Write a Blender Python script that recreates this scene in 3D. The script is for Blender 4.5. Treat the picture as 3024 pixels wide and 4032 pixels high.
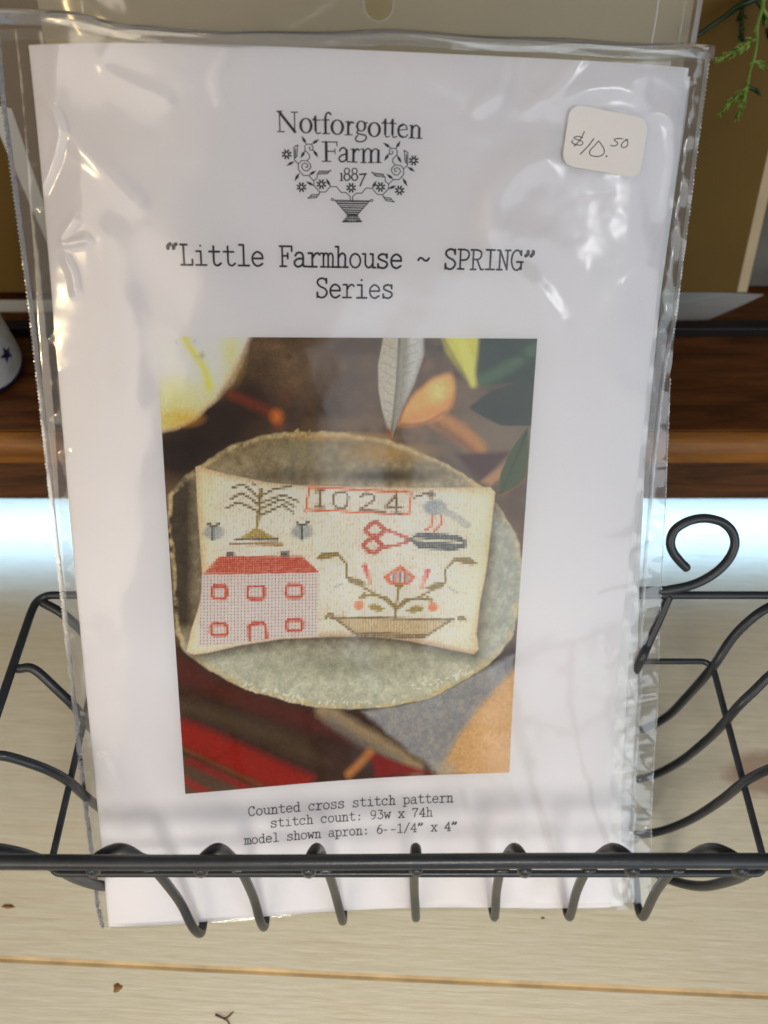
import bpy, bmesh, math, random
import numpy as np
from mathutils import Vector, Matrix

# ------------------------------------------------------------------ clear, camera, world, lights
for o in list(bpy.data.objects):
    bpy.data.objects.remove(o)
scene = bpy.context.scene
COL = scene.collection
random.seed(7)
RNG = np.random.RandomState(11)
MM = 0.001

cam_d = bpy.data.cameras.new('camera')
cam_d.sensor_fit = 'VERTICAL'
cam_d.sensor_height = 36.0
cam_d.lens = 28.0
cam_d.clip_start = 0.005
cam_d.clip_end = 20.0
cam_d.dof.use_dof = True
cam_d.dof.focus_distance = 0.195
cam_d.dof.aperture_fstop = 11.0
cam = bpy.data.objects.new('camera', cam_d)
cam.location = (0, 0, 0.262)
cam.rotation_euler = (math.radians(90 - 54), 0, 0)
COL.objects.link(cam)
scene.camera = cam

world = bpy.data.worlds.new('World')
scene.world = world
world.use_nodes = True
bg = world.node_tree.nodes['Background']
bg.inputs['Color'].default_value = (0.93, 0.92, 1.0, 1)
bg.inputs['Strength'].default_value = 0.17

scene.view_settings.view_transform = 'Standard'
scene.view_settings.look = 'None'
scene.view_settings.gamma = 1.0
scene.view_settings.exposure = 0.10
scene.view_settings.use_curve_mapping = False


def area_light(name, loc, target, size, size_y, power, color):
    d = bpy.data.lights.new(name, 'AREA')
    d.shape = 'RECTANGLE'
    d.size = size
    d.size_y = size_y
    d.energy = power
    d.color = color
    o = bpy.data.objects.new(name, d)
    o.location = loc
    v = Vector(target) - Vector(loc)
    o.rotation_euler = v.to_track_quat('-Z', 'Y').to_euler()
    COL.objects.link(o)
    return o


def bulb(name, loc, power, color, radius):
    d = bpy.data.lights.new(name, 'POINT')
    d.energy = power
    d.color = color
    d.shadow_soft_size = radius
    o = bpy.data.objects.new(name, d)
    o.location = loc
    COL.objects.link(o)
    return o


# shop window to the right, warm ceiling lamps to the left, daylight coming in under the raised shelf
area_light('window_light', (0.85, -1.10, 0.62), (0.0, 0.1, 0.09), 1.1, 0.9, 7.4, (0.82, 0.91, 1.0))
area_light('ceiling_light', (-0.72, -1.05, 0.85), (0.0, 0.1, 0.09), 0.9, 0.8, 6.6, (1.0, 0.86, 0.70))
for loc, pw, colr in [((-0.88, -0.62, 0.86), 3.4, (1.0, 0.76, 0.40)), ((-0.62, -0.30, 1.05), 1.2, (1.0, 0.70, 0.33)), ((-0.20, -0.22, 1.30), 1.0, (1.0, 0.74, 0.40)), ((0.72, -0.62, 0.78), 0.6, (0.95, 0.97, 1.0))]:
    bulb('shop_lamp', loc, pw, colr, 0.022)
bw = area_light('back_window_light', (0.05, 0.203, 0.040), (0.05, 0.182, 0.0), 0.62, 0.022, 0.19, (0.36, 0.62, 1.0))
bw.data.spread = math.radians(54)
sd = bpy.data.lights.new('added_front_spot', 'SPOT')  # unseen spot added to brighten the table front and lower booklet
sd.energy = 15.5
sd.color = (1.0, 0.95, 0.86)
sd.spot_size = math.radians(30)
sd.spot_blend = 1.0
sd.shadow_soft_size = 0.08
so = bpy.data.objects.new('added_front_spot', sd)
so.location = (0.05, -0.42, 0.85)
so.rotation_euler = (Vector((0.0, -0.055, 0.0)) - Vector(so.location)).to_track_quat('-Z', 'Y').to_euler()
COL.objects.link(so)

# ------------------------------------------------------------------ material helpers
MATS = {}


def new_mat(name):
    m = bpy.data.materials.new(name)
    m.use_nodes = True
    nt = m.node_tree
    for n in list(nt.nodes):
        nt.nodes.remove(n)
    out = nt.nodes.new('ShaderNodeOutputMaterial')
    MATS[name] = m
    return m, nt, out


def N(nt, kind, **kw):
    n = nt.nodes.new(kind)
    for k, v in kw.items():
        if k.startswith('i_'):
            n.inputs[k[2:].replace('_', ' ')].default_value = v
        else:
            setattr(n, k, v)
    return n


def ramp(nt, stops):
    r = nt.nodes.new('ShaderNodeValToRGB')
    while len(r.color_ramp.elements) < len(stops):
        r.color_ramp.elements.new(0.5)
    for e, (p, c) in zip(r.color_ramp.elements, stops):
        e.position = p
        e.color = (c[0], c[1], c[2], 1)
    return r


def simple(name, color, rough=0.5, spec=0.5, metallic=0.0, var=0.0, scale=60.0, bump=0.0, bscale=300.0, coat=0.0):
    m, nt, out = new_mat(name)
    b = N(nt, 'ShaderNodeBsdfPrincipled')
    b.inputs['Roughness'].default_value = rough
    b.inputs['Specular IOR Level'].default_value = spec
    b.inputs['Metallic'].default_value = metallic
    b.inputs['Coat Weight'].default_value = coat
    b.inputs['Base Color'].default_value = (*color, 1)
    tc = N(nt, 'ShaderNodeTexCoord')
    if var > 0:
        n = N(nt, 'ShaderNodeTexNoise')
        n.inputs['Scale'].default_value = scale
        n.inputs['Detail'].default_value = 5
        nt.links.new(tc.outputs['Object'], n.inputs['Vector'])
        r = ramp(nt, [(0.3, tuple(c * (1 - var) for c in color)), (0.7, tuple(min(1, c * (1 + var)) for c in color))])
        nt.links.new(n.outputs['Fac'], r.inputs['Fac'])
        nt.links.new(r.outputs['Color'], b.inputs['Base Color'])
    if bump > 0:
        n2 = N(nt, 'ShaderNodeTexNoise')
        n2.inputs['Scale'].default_value = bscale
        n2.inputs['Detail'].default_value = 4
        nt.links.new(tc.outputs['Object'], n2.inputs['Vector'])
        bp = N(nt, 'ShaderNodeBump')
        bp.inputs['Strength'].default_value = bump
        bp.inputs['Distance'].default_value = 0.0005
        nt.links.new(n2.outputs['Fac'], bp.inputs['Height'])
        nt.links.new(bp.outputs['Normal'], b.inputs['Normal'])
    nt.links.new(b.outputs[0], out.inputs['Surface'])
    return m


def film_mat(name, haze=0.03, gloss=1.0, rough=0.09, tint=(0.97, 0.97, 0.96)):
    m, nt, out = new_mat(name)
    tr = N(nt, 'ShaderNodeBsdfTransparent')
    tr.inputs['Color'].default_value = (*tint, 1)
    df = N(nt, 'ShaderNodeBsdfDiffuse')
    df.inputs['Color'].default_value = (0.85, 0.85, 0.84, 1)
    tl = N(nt, 'ShaderNodeBsdfTranslucent')
    tl.inputs['Color'].default_value = (0.85, 0.85, 0.84, 1)
    hz = N(nt, 'ShaderNodeMixShader')
    hz.inputs[0].default_value = 0.5
    nt.links.new(df.outputs[0], hz.inputs[1])
    nt.links.new(tl.outputs[0], hz.inputs[2])
    m1 = N(nt, 'ShaderNodeMixShader')
    m1.inputs[0].default_value = haze
    nt.links.new(tr.outputs[0], m1.inputs[1])
    nt.links.new(hz.outputs[0], m1.inputs[2])
    gl = N(nt, 'ShaderNodeBsdfAnisotropic')
    gl.inputs['Roughness'].default_value = rough
    gl.inputs['Color'].default_value = (1, 1, 1, 1)
    fr = N(nt, 'ShaderNodeFresnel')
    fr.inputs['IOR'].default_value = 1.5
    mu = N(nt, 'ShaderNodeMath', operation='MULTIPLY')
    mu.inputs[1].default_value = 1.7 * gloss
    mu.use_clamp = True
    nt.links.new(fr.outputs[0], mu.inputs[0])
    m2 = N(nt, 'ShaderNodeMixShader')
    nt.links.new(mu.outputs[0], m2.inputs[0])
    nt.links.new(m1.outputs[0], m2.inputs[1])
    nt.links.new(gl.outputs[0], m2.inputs[2])
    # very fine film crinkle
    tc = N(nt, 'ShaderNodeTexCoord')
    n2 = N(nt, 'ShaderNodeTexNoise')
    n2.inputs['Scale'].default_value = 90
    n2.inputs['Detail'].default_value = 2
    nt.links.new(tc.outputs['Object'], n2.inputs['Vector'])
    bp = N(nt, 'ShaderNodeBump')
    bp.inputs['Strength'].default_value = 0.10
    bp.inputs['Distance'].default_value = 0.002
    nt.links.new(n2.outputs['Fac'], bp.inputs['Height'])
    nt.links.new(bp.outputs['Normal'], gl.inputs['Normal'])
    nt.links.new(m2.outputs[0], out.inputs['Surface'])
    return m


film = film_mat('clear_film', haze=0.010, gloss=0.50, rough=0.12)
film_back = film_mat('clear_film_back', haze=0.20, gloss=1.0, rough=0.09)
film_header = film_mat('clear_film_header', haze=0.20, gloss=1.1, rough=0.10, tint=(0.95, 0.95, 0.93))
seal_mat = film_mat('crimped_seal', haze=0.42, gloss=1.6, rough=0.16)
crease_mat = film_mat('film_crease', haze=0.6, gloss=1.2, rough=0.2)

paper = simple('cover_paper', (0.80, 0.780, 0.805), rough=0.62, spec=0.3, var=0.015, scale=40, bump=0.06, bscale=900)
page_paper = simple('page_paper', (0.86, 0.86, 0.87), rough=0.7, spec=0.2)
ink = simple('printed_ink', (0.040, 0.036, 0.042), rough=0.6, spec=0.12, var=0.25, scale=900)
pen_ink = simple('pen_ink', (0.035, 0.025, 0.035), rough=0.5, var=0.5, scale=1500)
label_paper = simple('label_paper', (0.83, 0.80, 0.77), rough=0.65, spec=0.2, var=0.015, scale=90, bump=0.05, bscale=1200)
wire_mat = simple('black_wire_paint', (0.024, 0.028, 0.034), rough=0.33, spec=0.55, var=0.25, scale=120, bump=0.10, bscale=700)


def pine_material():
    m, nt, out = new_mat('whitewashed_pine')
    tc = N(nt, 'ShaderNodeTexCoord')
    b = N(nt, 'ShaderNodeBsdfPrincipled')
    b.inputs['Roughness'].default_value = 0.42
    b.inputs['Specular IOR Level'].default_value = 0.45
    # long grain along X
    mp = N(nt, 'ShaderNodeMapping')
    mp.inputs['Scale'].default_value = (14, 260, 60)
    nt.links.new(tc.outputs['Object'], mp.inputs['Vector'])
    g = N(nt, 'ShaderNodeTexNoise')
    g.inputs['Scale'].default_value = 2.2
    g.inputs['Detail'].default_value = 7
    g.inputs['Roughness'].default_value = 0.62
    g.inputs['Distortion'].default_value = 0.35
    nt.links.new(mp.outputs[0], g.inputs['Vector'])
    rg = ramp(nt, [(0.28, (0.58, 0.495, 0.325)), (0.45, (0.655, 0.585, 0.405)), (0.56, (0.69, 0.63, 0.45)), (0.74, (0.72, 0.675, 0.51))])
    nt.links.new(g.outputs['Fac'], rg.inputs['Fac'])
    # annual rings: thin darker lines
    mp2 = N(nt, 'ShaderNodeMapping')
    mp2.inputs['Scale'].default_value = (0.9, 14, 10)
    nt.links.new(tc.outputs['Object'], mp2.inputs['Vector'])
    w = N(nt, 'ShaderNodeTexWave', wave_type='BANDS', bands_direction='Y', wave_profile='SAW')
    w.inputs['Scale'].default_value = 8.5
    w.inputs['Distortion'].default_value = 3.2
    w.inputs['Detail'].default_value = 2
    w.inputs['Detail Scale'].default_value = 0.7
    nt.links.new(mp2.outputs[0], w.inputs['Vector'])
    rw = ramp(nt, [(0.0, (1, 1, 1)), (0.80, (1, 1, 1)), (0.94, (0.74, 0.68, 0.56)), (1.0, (0.95, 0.93, 0.9))])
    nt.links.new(w.outputs['Fac'], rw.inputs['Fac'])
    mx = N(nt, 'ShaderNodeMixRGB', blend_type='MULTIPLY')
    mx.inputs[0].default_value = 0.5
    nt.links.new(rg.outputs[0], mx.inputs[1])
    nt.links.new(rw.outputs[0], mx.inputs[2])
    # uneven whitewash
    nw = N(nt, 'ShaderNodeTexNoise')
    nw.inputs['Scale'].default_value = 22
    nw.inputs['Detail'].default_value = 6
    nt.links.new(tc.outputs['Object'], nw.inputs['Vector'])
    rwash = ramp(nt, [(0.30, (0.25, 0.25, 0.25)), (0.72, (0.75, 0.75, 0.75))])
    nt.links.new(nw.outputs['Fac'], rwash.inputs['Fac'])
    mw = N(nt, 'ShaderNodeMixRGB', blend_type='MIX')
    mw.inputs[2].default_value = (0.70, 0.665, 0.545, 1)
    nt.links.new(rwash.outputs[0], mw.inputs[0])
    nt.links.new(mx.outputs[0], mw.inputs[1])
    # reddish scraped knot to the right of the basket
    vs = N(nt, 'ShaderNodeVectorMath', operation='SUBTRACT')
    vs.inputs[1].default_value = (0.123, 0.089, 0)
    nt.links.new(tc.outputs['Object'], vs.inputs[0])
    vm = N(nt, 'ShaderNodeVectorMath', operation='MULTIPLY')
    vm.inputs[1].default_value = (0.75, 1.35, 0)
    nt.links.new(vs.outputs[0], vm.inputs[0])
    ln = N(nt, 'ShaderNodeVectorMath', operation='LENGTH')
    nt.links.new(vm.outputs[0], ln.inputs[0])
    kn = N(nt, 'ShaderNodeTexNoise')
    kn.inputs['Scale'].default_value = 130
    nt.links.new(tc.outputs['Object'], kn.inputs['Vector'])
    ka = N(nt, 'ShaderNodeMath', operation='MULTIPLY_ADD')
    ka.inputs[1].default_value = 0.007
    nt.links.new(kn.outputs['Fac'], ka.inputs[0])
    nt.links.new(ln.outputs['Value'], ka.inputs[2])
    kr = ramp(nt, [(0.0132, (0.75, 0.75, 0.75)), (0.0146, (0, 0, 0))])
    nt.links.new(ka.outputs[0], kr.inputs['Fac'])
    mk = N(nt, 'ShaderNodeMixRGB', blend_type='MIX')
    mk.inputs[2].default_value = (0.36, 0.235, 0.16, 1)
    nt.links.new(kr.outputs[0], mk.inputs[0])
    nt.links.new(mw.outputs[0], mk.inputs[1])
    # dark specks
    vo = N(nt, 'ShaderNodeTexVoronoi')
    vo.inputs['Scale'].default_value = 85
    mp3 = N(nt, 'ShaderNodeMapping')
    mp3.inputs['Scale'].default_value = (0.6, 1, 1)
    nt.links.new(tc.outputs['Object'], mp3.inputs['Vector'])
    nt.links.new(mp3.outputs[0], vo.inputs['Vector'])
    ns = N(nt, 'ShaderNodeTexNoise')
    ns.inputs['Scale'].default_value = 60
    nt.links.new(tc.outputs['Object'], ns.inputs['Vector'])
    ad = N(nt, 'ShaderNodeMath', operation='MULTIPLY_ADD')
    ad.inputs[1].default_value = -0.75
    nt.links.new(ns.outputs['Fac'], ad.inputs[0])
    ad2 = N(nt, 'ShaderNodeMath', operation='ADD')
    ad2.inputs[1].default_value = 0.47
    nt.links.new(vo.outputs['Distance'], ad.inputs[2])
    nt.links.new(ad.outputs[0], ad2.inputs[0])
    sr = ramp(nt, [(0.03, (0.8, 0.8, 0.8)), (0.07, (0, 0, 0))])
    nt.links.new(ad2.outputs[0], sr.inputs['Fac'])
    ms = N(nt, 'ShaderNodeMixRGB', blend_type='MIX')
    ms.inputs[2].default_value = (0.25, 0.17, 0.08, 1)
    nt.links.new(sr.outputs[0], ms.inputs[0])
    nt.links.new(mk.outputs[0], ms.inputs[1])
    nt.links.new(ms.outputs[0], b.inputs['Base Color'])
    mp4 = N(nt, 'ShaderNodeMapping')
    mp4.inputs['Scale'].default_value = (0.12, 1.0, 1.0)
    nt.links.new(tc.outputs['Object'], mp4.inputs['Vector'])
    fn = N(nt, 'ShaderNodeTexNoise')
    fn.inputs['Scale'].default_value = 900
    fn.inputs['Detail'].default_value = 3
    nt.links.new(mp4.outputs[0], fn.inputs['Vector'])
    rf = ramp(nt, [(0.32, (0.80, 0.77, 0.70)), (0.60, (1, 1, 1))])
    nt.links.new(fn.outputs['Fac'], rf.inputs['Fac'])
    mf = N(nt, 'ShaderNodeMixRGB', blend_type='MULTIPLY')
    mf.inputs[0].default_value = 0.28
    nt.links.new(ms.outputs[0], mf.inputs[1])
    nt.links.new(rf.outputs[0], mf.inputs[2])
    nt.links.new(mf.outputs[0], b.inputs['Base Color'])
    bsum = N(nt, 'ShaderNodeMath', operation='ADD')
    nt.links.new(g.outputs['Fac'], bsum.inputs[0])
    nt.links.new(fn.outputs['Fac'], bsum.inputs[1])
    bp = N(nt, 'ShaderNodeBump')
    bp.inputs['Strength'].default_value = 0.22
    bp.inputs['Distance'].default_value = 0.0006
    nt.links.new(bsum.outputs[0], bp.inputs['Height'])
    nt.links.new(bp.outputs['Normal'], b.inputs['Normal'])
    nt.links.new(b.outputs[0], out.inputs['Surface'])
    return m


def walnut_material(name, dark, light, rough=0.38):
    m, nt, out = new_mat(name)
    tc = N(nt, 'ShaderNodeTexCoord')
    b = N(nt, 'ShaderNodeBsdfPrincipled')
    b.inputs['Roughness'].default_value = rough
    b.inputs['Specular IOR Level'].default_value = 0.22
    mp = N(nt, 'ShaderNodeMapping')
    mp.inputs['Scale'].default_value = (7, 60, 60)
    nt.links.new(tc.outputs['Object'], mp.inputs['Vector'])
    g = N(nt, 'ShaderNodeTexNoise')
    g.inputs['Scale'].default_value = 3
    g.inputs['Detail'].default_value = 8
    g.inputs['Roughness'].default_value = 0.65
    g.inputs['Distortion'].default_value = 0.8
    nt.links.new(mp.outputs[0], g.inputs['Vector'])
    r = ramp(nt, [(0.32, dark), (0.68, light)])
    nt.links.new(g.outputs['Fac'], r.inputs['Fac'])
    nt.links.new(r.outputs[0], b.inputs['Base Color'])
    bp = N(nt, 'ShaderNodeBump')
    bp.inputs['Strength'].default_value = 0.15
    bp.inputs['Distance'].default_value = 0.0005
    nt.links.new(g.outputs['Fac'], bp.inputs['Height'])
    nt.links.new(bp.outputs['Normal'], b.inputs['Normal'])
    nt.links.new(b.outputs[0], out.inputs['Surface'])
    return m


pine = pine_material()
pine_raw = simple('raw_pine_groove', (0.60, 0.43, 0.22), rough=0.7, var=0.3, scale=70)
walnut = walnut_material('dark_walnut', (0.034, 0.012, 0.004), (0.160, 0.056, 0.015))
walnut_edge = walnut_material('walnut_edge', (0.14, 0.050, 0.008), (0.36, 0.145, 0.026))
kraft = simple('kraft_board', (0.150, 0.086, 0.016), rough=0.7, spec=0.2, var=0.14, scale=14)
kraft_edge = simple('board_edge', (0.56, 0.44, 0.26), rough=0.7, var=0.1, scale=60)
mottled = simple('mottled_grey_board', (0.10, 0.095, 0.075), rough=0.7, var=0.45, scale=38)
black_strip = simple('black_strip', (0.008, 0.006, 0.006), rough=0.5)
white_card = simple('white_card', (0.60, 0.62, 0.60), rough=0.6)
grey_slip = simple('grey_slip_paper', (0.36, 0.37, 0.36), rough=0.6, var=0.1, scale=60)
olive_card = simple('olive_card_stock', (0.36, 0.30, 0.16), rough=0.6, var=0.12, scale=16)
wall_mat = simple('brown_wall', (0.10, 0.065, 0.03), rough=0.8, var=0.15, scale=8)
ceramic = simple('speckled_ceramic', (0.68, 0.72, 0.73), rough=0.35, var=0.22, scale=220, bump=0.25, bscale=260)
blue_glaze = simple('blue_glaze', (0.020, 0.035, 0.13), rough=0.35, var=0.4, scale=200)
twig_mat = simple('twig_bark', (0.13, 0.05, 0.025), rough=0.8, var=0.3, scale=400)
knot_mat = simple('resin_knot', (0.22, 0.10, 0.02), rough=0.45, var=0.6, scale=500)
stem_mat = simple('dark_green_stem', (0.022, 0.045, 0.012), rough=0.35, var=0.3, scale=200)
leaf_mat = simple('fern_green', (0.20, 0.30, 0.05), rough=0.42, var=0.4, scale=120)
leaf_dark = simple('fern_dark_green', (0.03, 0.07, 0.018), rough=0.4, var=0.4, scale=120)

# ------------------------------------------------------------------ object helpers


def mesh_obj(name, verts, faces, mat, parent=None, smooth=True, mat_idx=None, mats=None):
    me = bpy.data.meshes.new(name)
    me.from_pydata([tuple(v) for v in verts], [], [tuple(f) for f in faces])
    if mats:
        for mm in mats:
            me.materials.append(mm)
        me.polygons.foreach_set('material_index', mat_idx)
    else:
        me.materials.append(mat)
    if smooth:
        me.polygons.foreach_set('use_smooth', [True] * len(me.polygons))
    me.update()
    o = bpy.data.objects.new(name, me)
    COL.objects.link(o)
    if parent is not None:
        o.parent = parent
    return o


def empty(name, loc=(0, 0, 0)):
    o = bpy.data.objects.new(name, None)
    o.empty_display_size = 0.02
    o.location = loc
    COL.objects.link(o)
    return o


def tag(o, label=None, cat=None, group=None, kind=None):
    if label:
        o['label'] = label
    if cat:
        o['category'] = cat
    if group:
        o['group'] = group
    if kind:
        o['kind'] = kind
    return o


def catmull(pts, n=6, closed=False):
    P = [np.array(p, float) for p in pts]
    out = []
    L = len(P)
    rng = range(L) if closed else range(L - 1)
    for i in rng:
        p0 = P[(i - 1) % L] if (closed or i > 0) else 2 * P[0] - P[1]
        p1 = P[i]
        p2 = P[(i + 1) % L]
        p3 = P[(i + 2) % L] if (closed or i + 2 < L) else 2 * P[-1] - P[-2]
        for k in range(n):
            t = k / n
            out.append(0.5 * ((2 * p1) + (-p0 + p2) * t + (2 * p0 - 5 * p1 + 4 * p2 - p3) * t * t + (-p0 + 3 * p1 - 3 * p2 + p3) * t ** 3))
    if not closed:
        out.append(P[-1])
    return out


def tube_data(pts, r, seg=10, closed=False, taper=None):
    """verts, faces of a round wire along pts (world units) with rounded ends"""
    P = [Vector(p) for p in pts]
    n = len(P)
    V, Fc = [], []
    tang = []
    for i in range(n):
        if closed:
            t = P[(i + 1) % n] - P[i - 1]
        else:
            t = P[min(i + 1, n - 1)] - P[max(i - 1, 0)]
        tang.append(t.normalized())
    ref = Vector((0, 0, 1)) if abs(tang[0].z) < 0.9 else Vector((1, 0, 0))
    nrm = (ref - tang[0] * ref.dot(tang[0])).normalized()
    rings = []

    def ring(c, nv, tv, rad):
        bv = tv.cross(nv)
        base = len(V)
        for k in range(seg):
            a = 2 * math.pi * k / seg
            V.append(c + (nv * math.cos(a) + bv * math.sin(a)) * rad)
        rings.append(base)
    for i in range(n):
        if i > 0:
            nrm = (nrm - tang[i] * nrm.dot(tang[i])).normalized()
        rad = r * (taper(i / (n - 1)) if taper else 1.0)
        if not closed and i == 0:
            ring(P[0] - tang[0] * rad * 0.75, nrm, tang[0], rad * 0.55)
            ring(P[0] - tang[0] * rad * 0.45, nrm, tang[0], rad * 0.87)
        ring(P[i], nrm, tang[i], rad)
        if not closed and i == n - 1:
            ring(P[i] + tang[i] * rad * 0.45, nrm, tang[i], rad * 0.87)
            ring(P[i] + tang[i] * rad * 0.75, nrm, tang[i], rad * 0.55)
    m = len(rings)
    for j in range(m if closed else m - 1):
        a, b = rings[j], rings[(j + 1) % m]
        for k in range(seg):
            Fc.append((a + k, a + (k + 1) % seg, b + (k + 1) % seg, b + k))
    if not closed:
        Fc.append(tuple(rings[0] + k for k in range(seg))[::-1])
        Fc.append(tuple(rings[-1] + k for k in range(seg)))
    return V, Fc


def tube(name, pts_mm, r_mm, mat, parent=None, n=6, smooth_path=True, seg=10, closed=False, taper=None):
    pts = catmull(pts_mm, n, closed) if smooth_path else [np.array(p, float) for p in pts_mm]
    V, Fc = tube_data([p * MM for p in pts], r_mm * MM, seg, closed, taper)
    return mesh_obj(name, V, Fc, mat, parent)


def box(name, x0, x1, y0, y1, z0, z1, mat, parent=None, bevel=1.0, segs=2, mats=None, bevel_mat=0, rot=None):
    """bevelled box in mm"""
    bm = bmesh.new()
    vs = [bm.verts.new(((x0 if i & 1 == 0 else x1) * MM, (y0 if i & 2 == 0 else y1) * MM, (z0 if i & 4 == 0 else z1) * MM)) for i in range(8)]
    for f in ((0, 2, 3, 1), (4, 5, 7, 6), (0, 1, 5, 4), (2, 6, 7, 3), (0, 4, 6, 2), (1, 3, 7, 5)):
        bm.faces.new([vs[i] for i in f])
    bmesh.ops.recalc_face_normals(bm, faces=bm.faces)
    if bevel > 0:
        old = set(bm.faces)
        r = bmesh.ops.bevel(bm, geom=list(bm.edges), offset=bevel * MM, segments=segs, affect='EDGES', profile=0.5)
        for f in r['faces']:
            f.material_index = bevel_mat
    me = bpy.data.meshes.new(name)
    bm.to_mesh(me)
    bm.free()
    for mm in (mats or [mat]):
        me.materials.append(mm)
    o = bpy.data.objects.new(name, me)
    COL.objects.link(o)
    if parent is not None:
        o.parent = parent
    return o


# ------------------------------------------------------------------ the setting: pine tabletop
tabletop = empty('tabletop')
tag(tabletop, kind='structure')
tabletop['label'] = 'pale whitewashed pine tabletop of tongue and groove planks'
tabletop.rotation_euler = (0, 0, math.radians(-2.4))
edges_y = [-334, -154, 26.1, 206, 386, 566]
for i in range(len(edges_y) - 1):
    y0, y1 = edges_y[i], edges_y[i + 1]
    ch, dp, gp = 0.9, 0.28, 0.02
    prof = [(y0 + gp, -20), (y1 - gp, -20), (y1 - gp, -dp), (y1 - ch * 0.7, -dp * 0.25), (y1 - ch, 0), (y0 + ch, 0), (y0 + ch * 0.7, -dp * 0.25), (y0 + gp, -dp)]
    V, Fc, idx = [], [], []
    for x in (-480, 480):
        for (yy, zz) in prof:
            V.append((x * MM, yy * MM, zz * MM))
    n8 = len(prof)
    for k in range(n8):
        k2 = (k + 1) % n8
        Fc.append((k, k2, n8 + k2, n8 + k))
        idx.append(0 if k == 4 else 1)
    Fc.append(tuple(reversed(range(n8))))
    Fc.append(tuple(range(n8, 2 * n8)))
    idx += [1, 1]
    mesh_obj('plank', V, Fc, None, tabletop, smooth=False, mats=[pine, pine_raw], mat_idx=idx)
# resin knot in the front plank
kn_pts = []
V, Fc = [], []
cx, cy = -75.5, 25.1
rot = math.radians(2.4)
kx, ky = cx * math.cos(rot) - cy * math.sin(rot), cx * math.sin(rot) + cy * math.cos(rot)
for k in range(14):
    a = 2 * math.pi * k / 14
    rr = 1.25 * (1 + 0.16 * math.sin(3 * a + 1) + 0.1 * math.sin(5 * a))
    V.append(((kx + rr * math.cos(a)) * MM, (ky - 1.5 + rr * 0.95 * math.sin(a)) * MM, 0.00003))
    V.append(((kx + 0.7 * rr * math.cos(a)) * MM, (ky - 1.5 + 0.66 * rr * math.sin(a)) * MM, 0.00022))
for k in range(14):
    j = (k + 1) % 14
    Fc.append((2 * k, 2 * j, 2 * j + 1, 2 * k + 1))
Fc.append(tuple(2 * k + 1 for k in range(14)))
mesh_obj('knot', V, Fc, knot_mat, tabletop)

# back wall
wl = box('wall', -900, 900, 620, 640, -20, 1200, wall_mat, None, bevel=0)
tag(wl, kind='structure')

# ------------------------------------------------------------------ raised walnut shelf behind
shelf = empty('wooden_shelf', (0, 0, 0))
tag(shelf, 'dark walnut shelf raised above the pine tabletop behind the basket', 'shelf')
box('shelf_board', -430, 430, 166, 340, 48.7, 76.7, walnut, shelf, bevel=0.6)
# rounded lighter front nosing
prof = []
for k in range(13):
    a = math.pi / 2 + (math.pi / 2) * k / 12
    prof.append((169.5 + 9 * math.cos(a), 67.6 + 9 * math.sin(a)))
prof += [(160.5, 48.75), (165.95, 48.75), (165.95, 76.6)]
V, Fc = [], []
XS = np.linspace(-430, 430, 44)
for x in XS:
    for (y, z) in prof:
        V.append((x * MM, y * MM, z * MM))
npf = len(prof)
for i in range(len(XS) - 1):
    for k in range(npf):
        k2 = (k + 1) % npf
        Fc.append((i * npf + k, i * npf + k2, (i + 1) * npf + k2, (i + 1) * npf + k))
Fc.append(tuple(range(npf)))
Fc.append(tuple(reversed([(len(XS) - 1) * npf + k for k in range(npf)])))
idx = []
for f in Fc:
    z = np.mean([V[i][2] for i in f]) / MM
    idx.append(1 if z > 66 and len(f) == 4 else 0)
nos = mesh_obj('front_nosing', V, Fc, None, shelf, smooth=False, mats=[walnut, walnut_edge], mat_idx=idx)
for sx in (-1, 1):
    box('support_block', sx * 360 - 20, sx * 360 + 20, 200, 330, 0, 48.9, walnut, shelf, bevel=0.5)
sl = box('glide_pad', 92, 101, 168, 176, 46.3, 48.8, kraft_edge, shelf, bevel=0.3)
box('glide_pad', 134, 143, 168, 176, 46.3, 48.8, kraft_edge, shelf, bevel=0.3)

st = box('black_bar', -300, 300, 208.5, 213, 76.65, 80.5, black_strip, None, bevel=0.4)  # low black bar along the dark gap across the shelf
tag(st, 'thin black strip lying across the dark walnut shelf', 'strip')


def leaning_box(name, x0, x1, y, z, h, t, lean_deg, mats, mat_fn, shear=0.0):
    """upright board leaning back by lean_deg, its front foot at (y,z)"""
    c, s = math.cos(math.radians(lean_deg)), math.sin(math.radians(lean_deg))
    V = []
    for (dx, hh, d) in [(x0, 0, 0), (x1, 0, 0), (x1 + shear, h, 0), (x0, h, 0), (x0, 0, t), (x1, 0, t), (x1 + shear, h, t), (x0, h, t)]:
        V.append((dx * MM, (y + hh * s + d * c) * MM, (z + hh * c - d * s + t * s) * MM))
    Fc = [(0, 1, 2, 3), (5, 4, 7, 6), (1, 5, 6, 2), (4, 0, 3, 7), (3, 2, 6, 7), (4, 5, 1, 0)]
    return mesh_obj(name, V, Fc, None, None, smooth=False, mats=mats, mat_idx=mat_fn)


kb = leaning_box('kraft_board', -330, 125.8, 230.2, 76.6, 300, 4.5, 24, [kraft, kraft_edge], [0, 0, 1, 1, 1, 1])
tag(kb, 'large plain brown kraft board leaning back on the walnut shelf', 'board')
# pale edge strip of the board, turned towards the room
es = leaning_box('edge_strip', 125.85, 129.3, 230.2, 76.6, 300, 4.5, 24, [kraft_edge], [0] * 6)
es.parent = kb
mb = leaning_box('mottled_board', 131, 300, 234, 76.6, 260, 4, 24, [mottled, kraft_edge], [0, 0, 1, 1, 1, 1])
tag(mb, 'mottled grey board standing beside the kraft board on the shelf', 'board')

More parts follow.
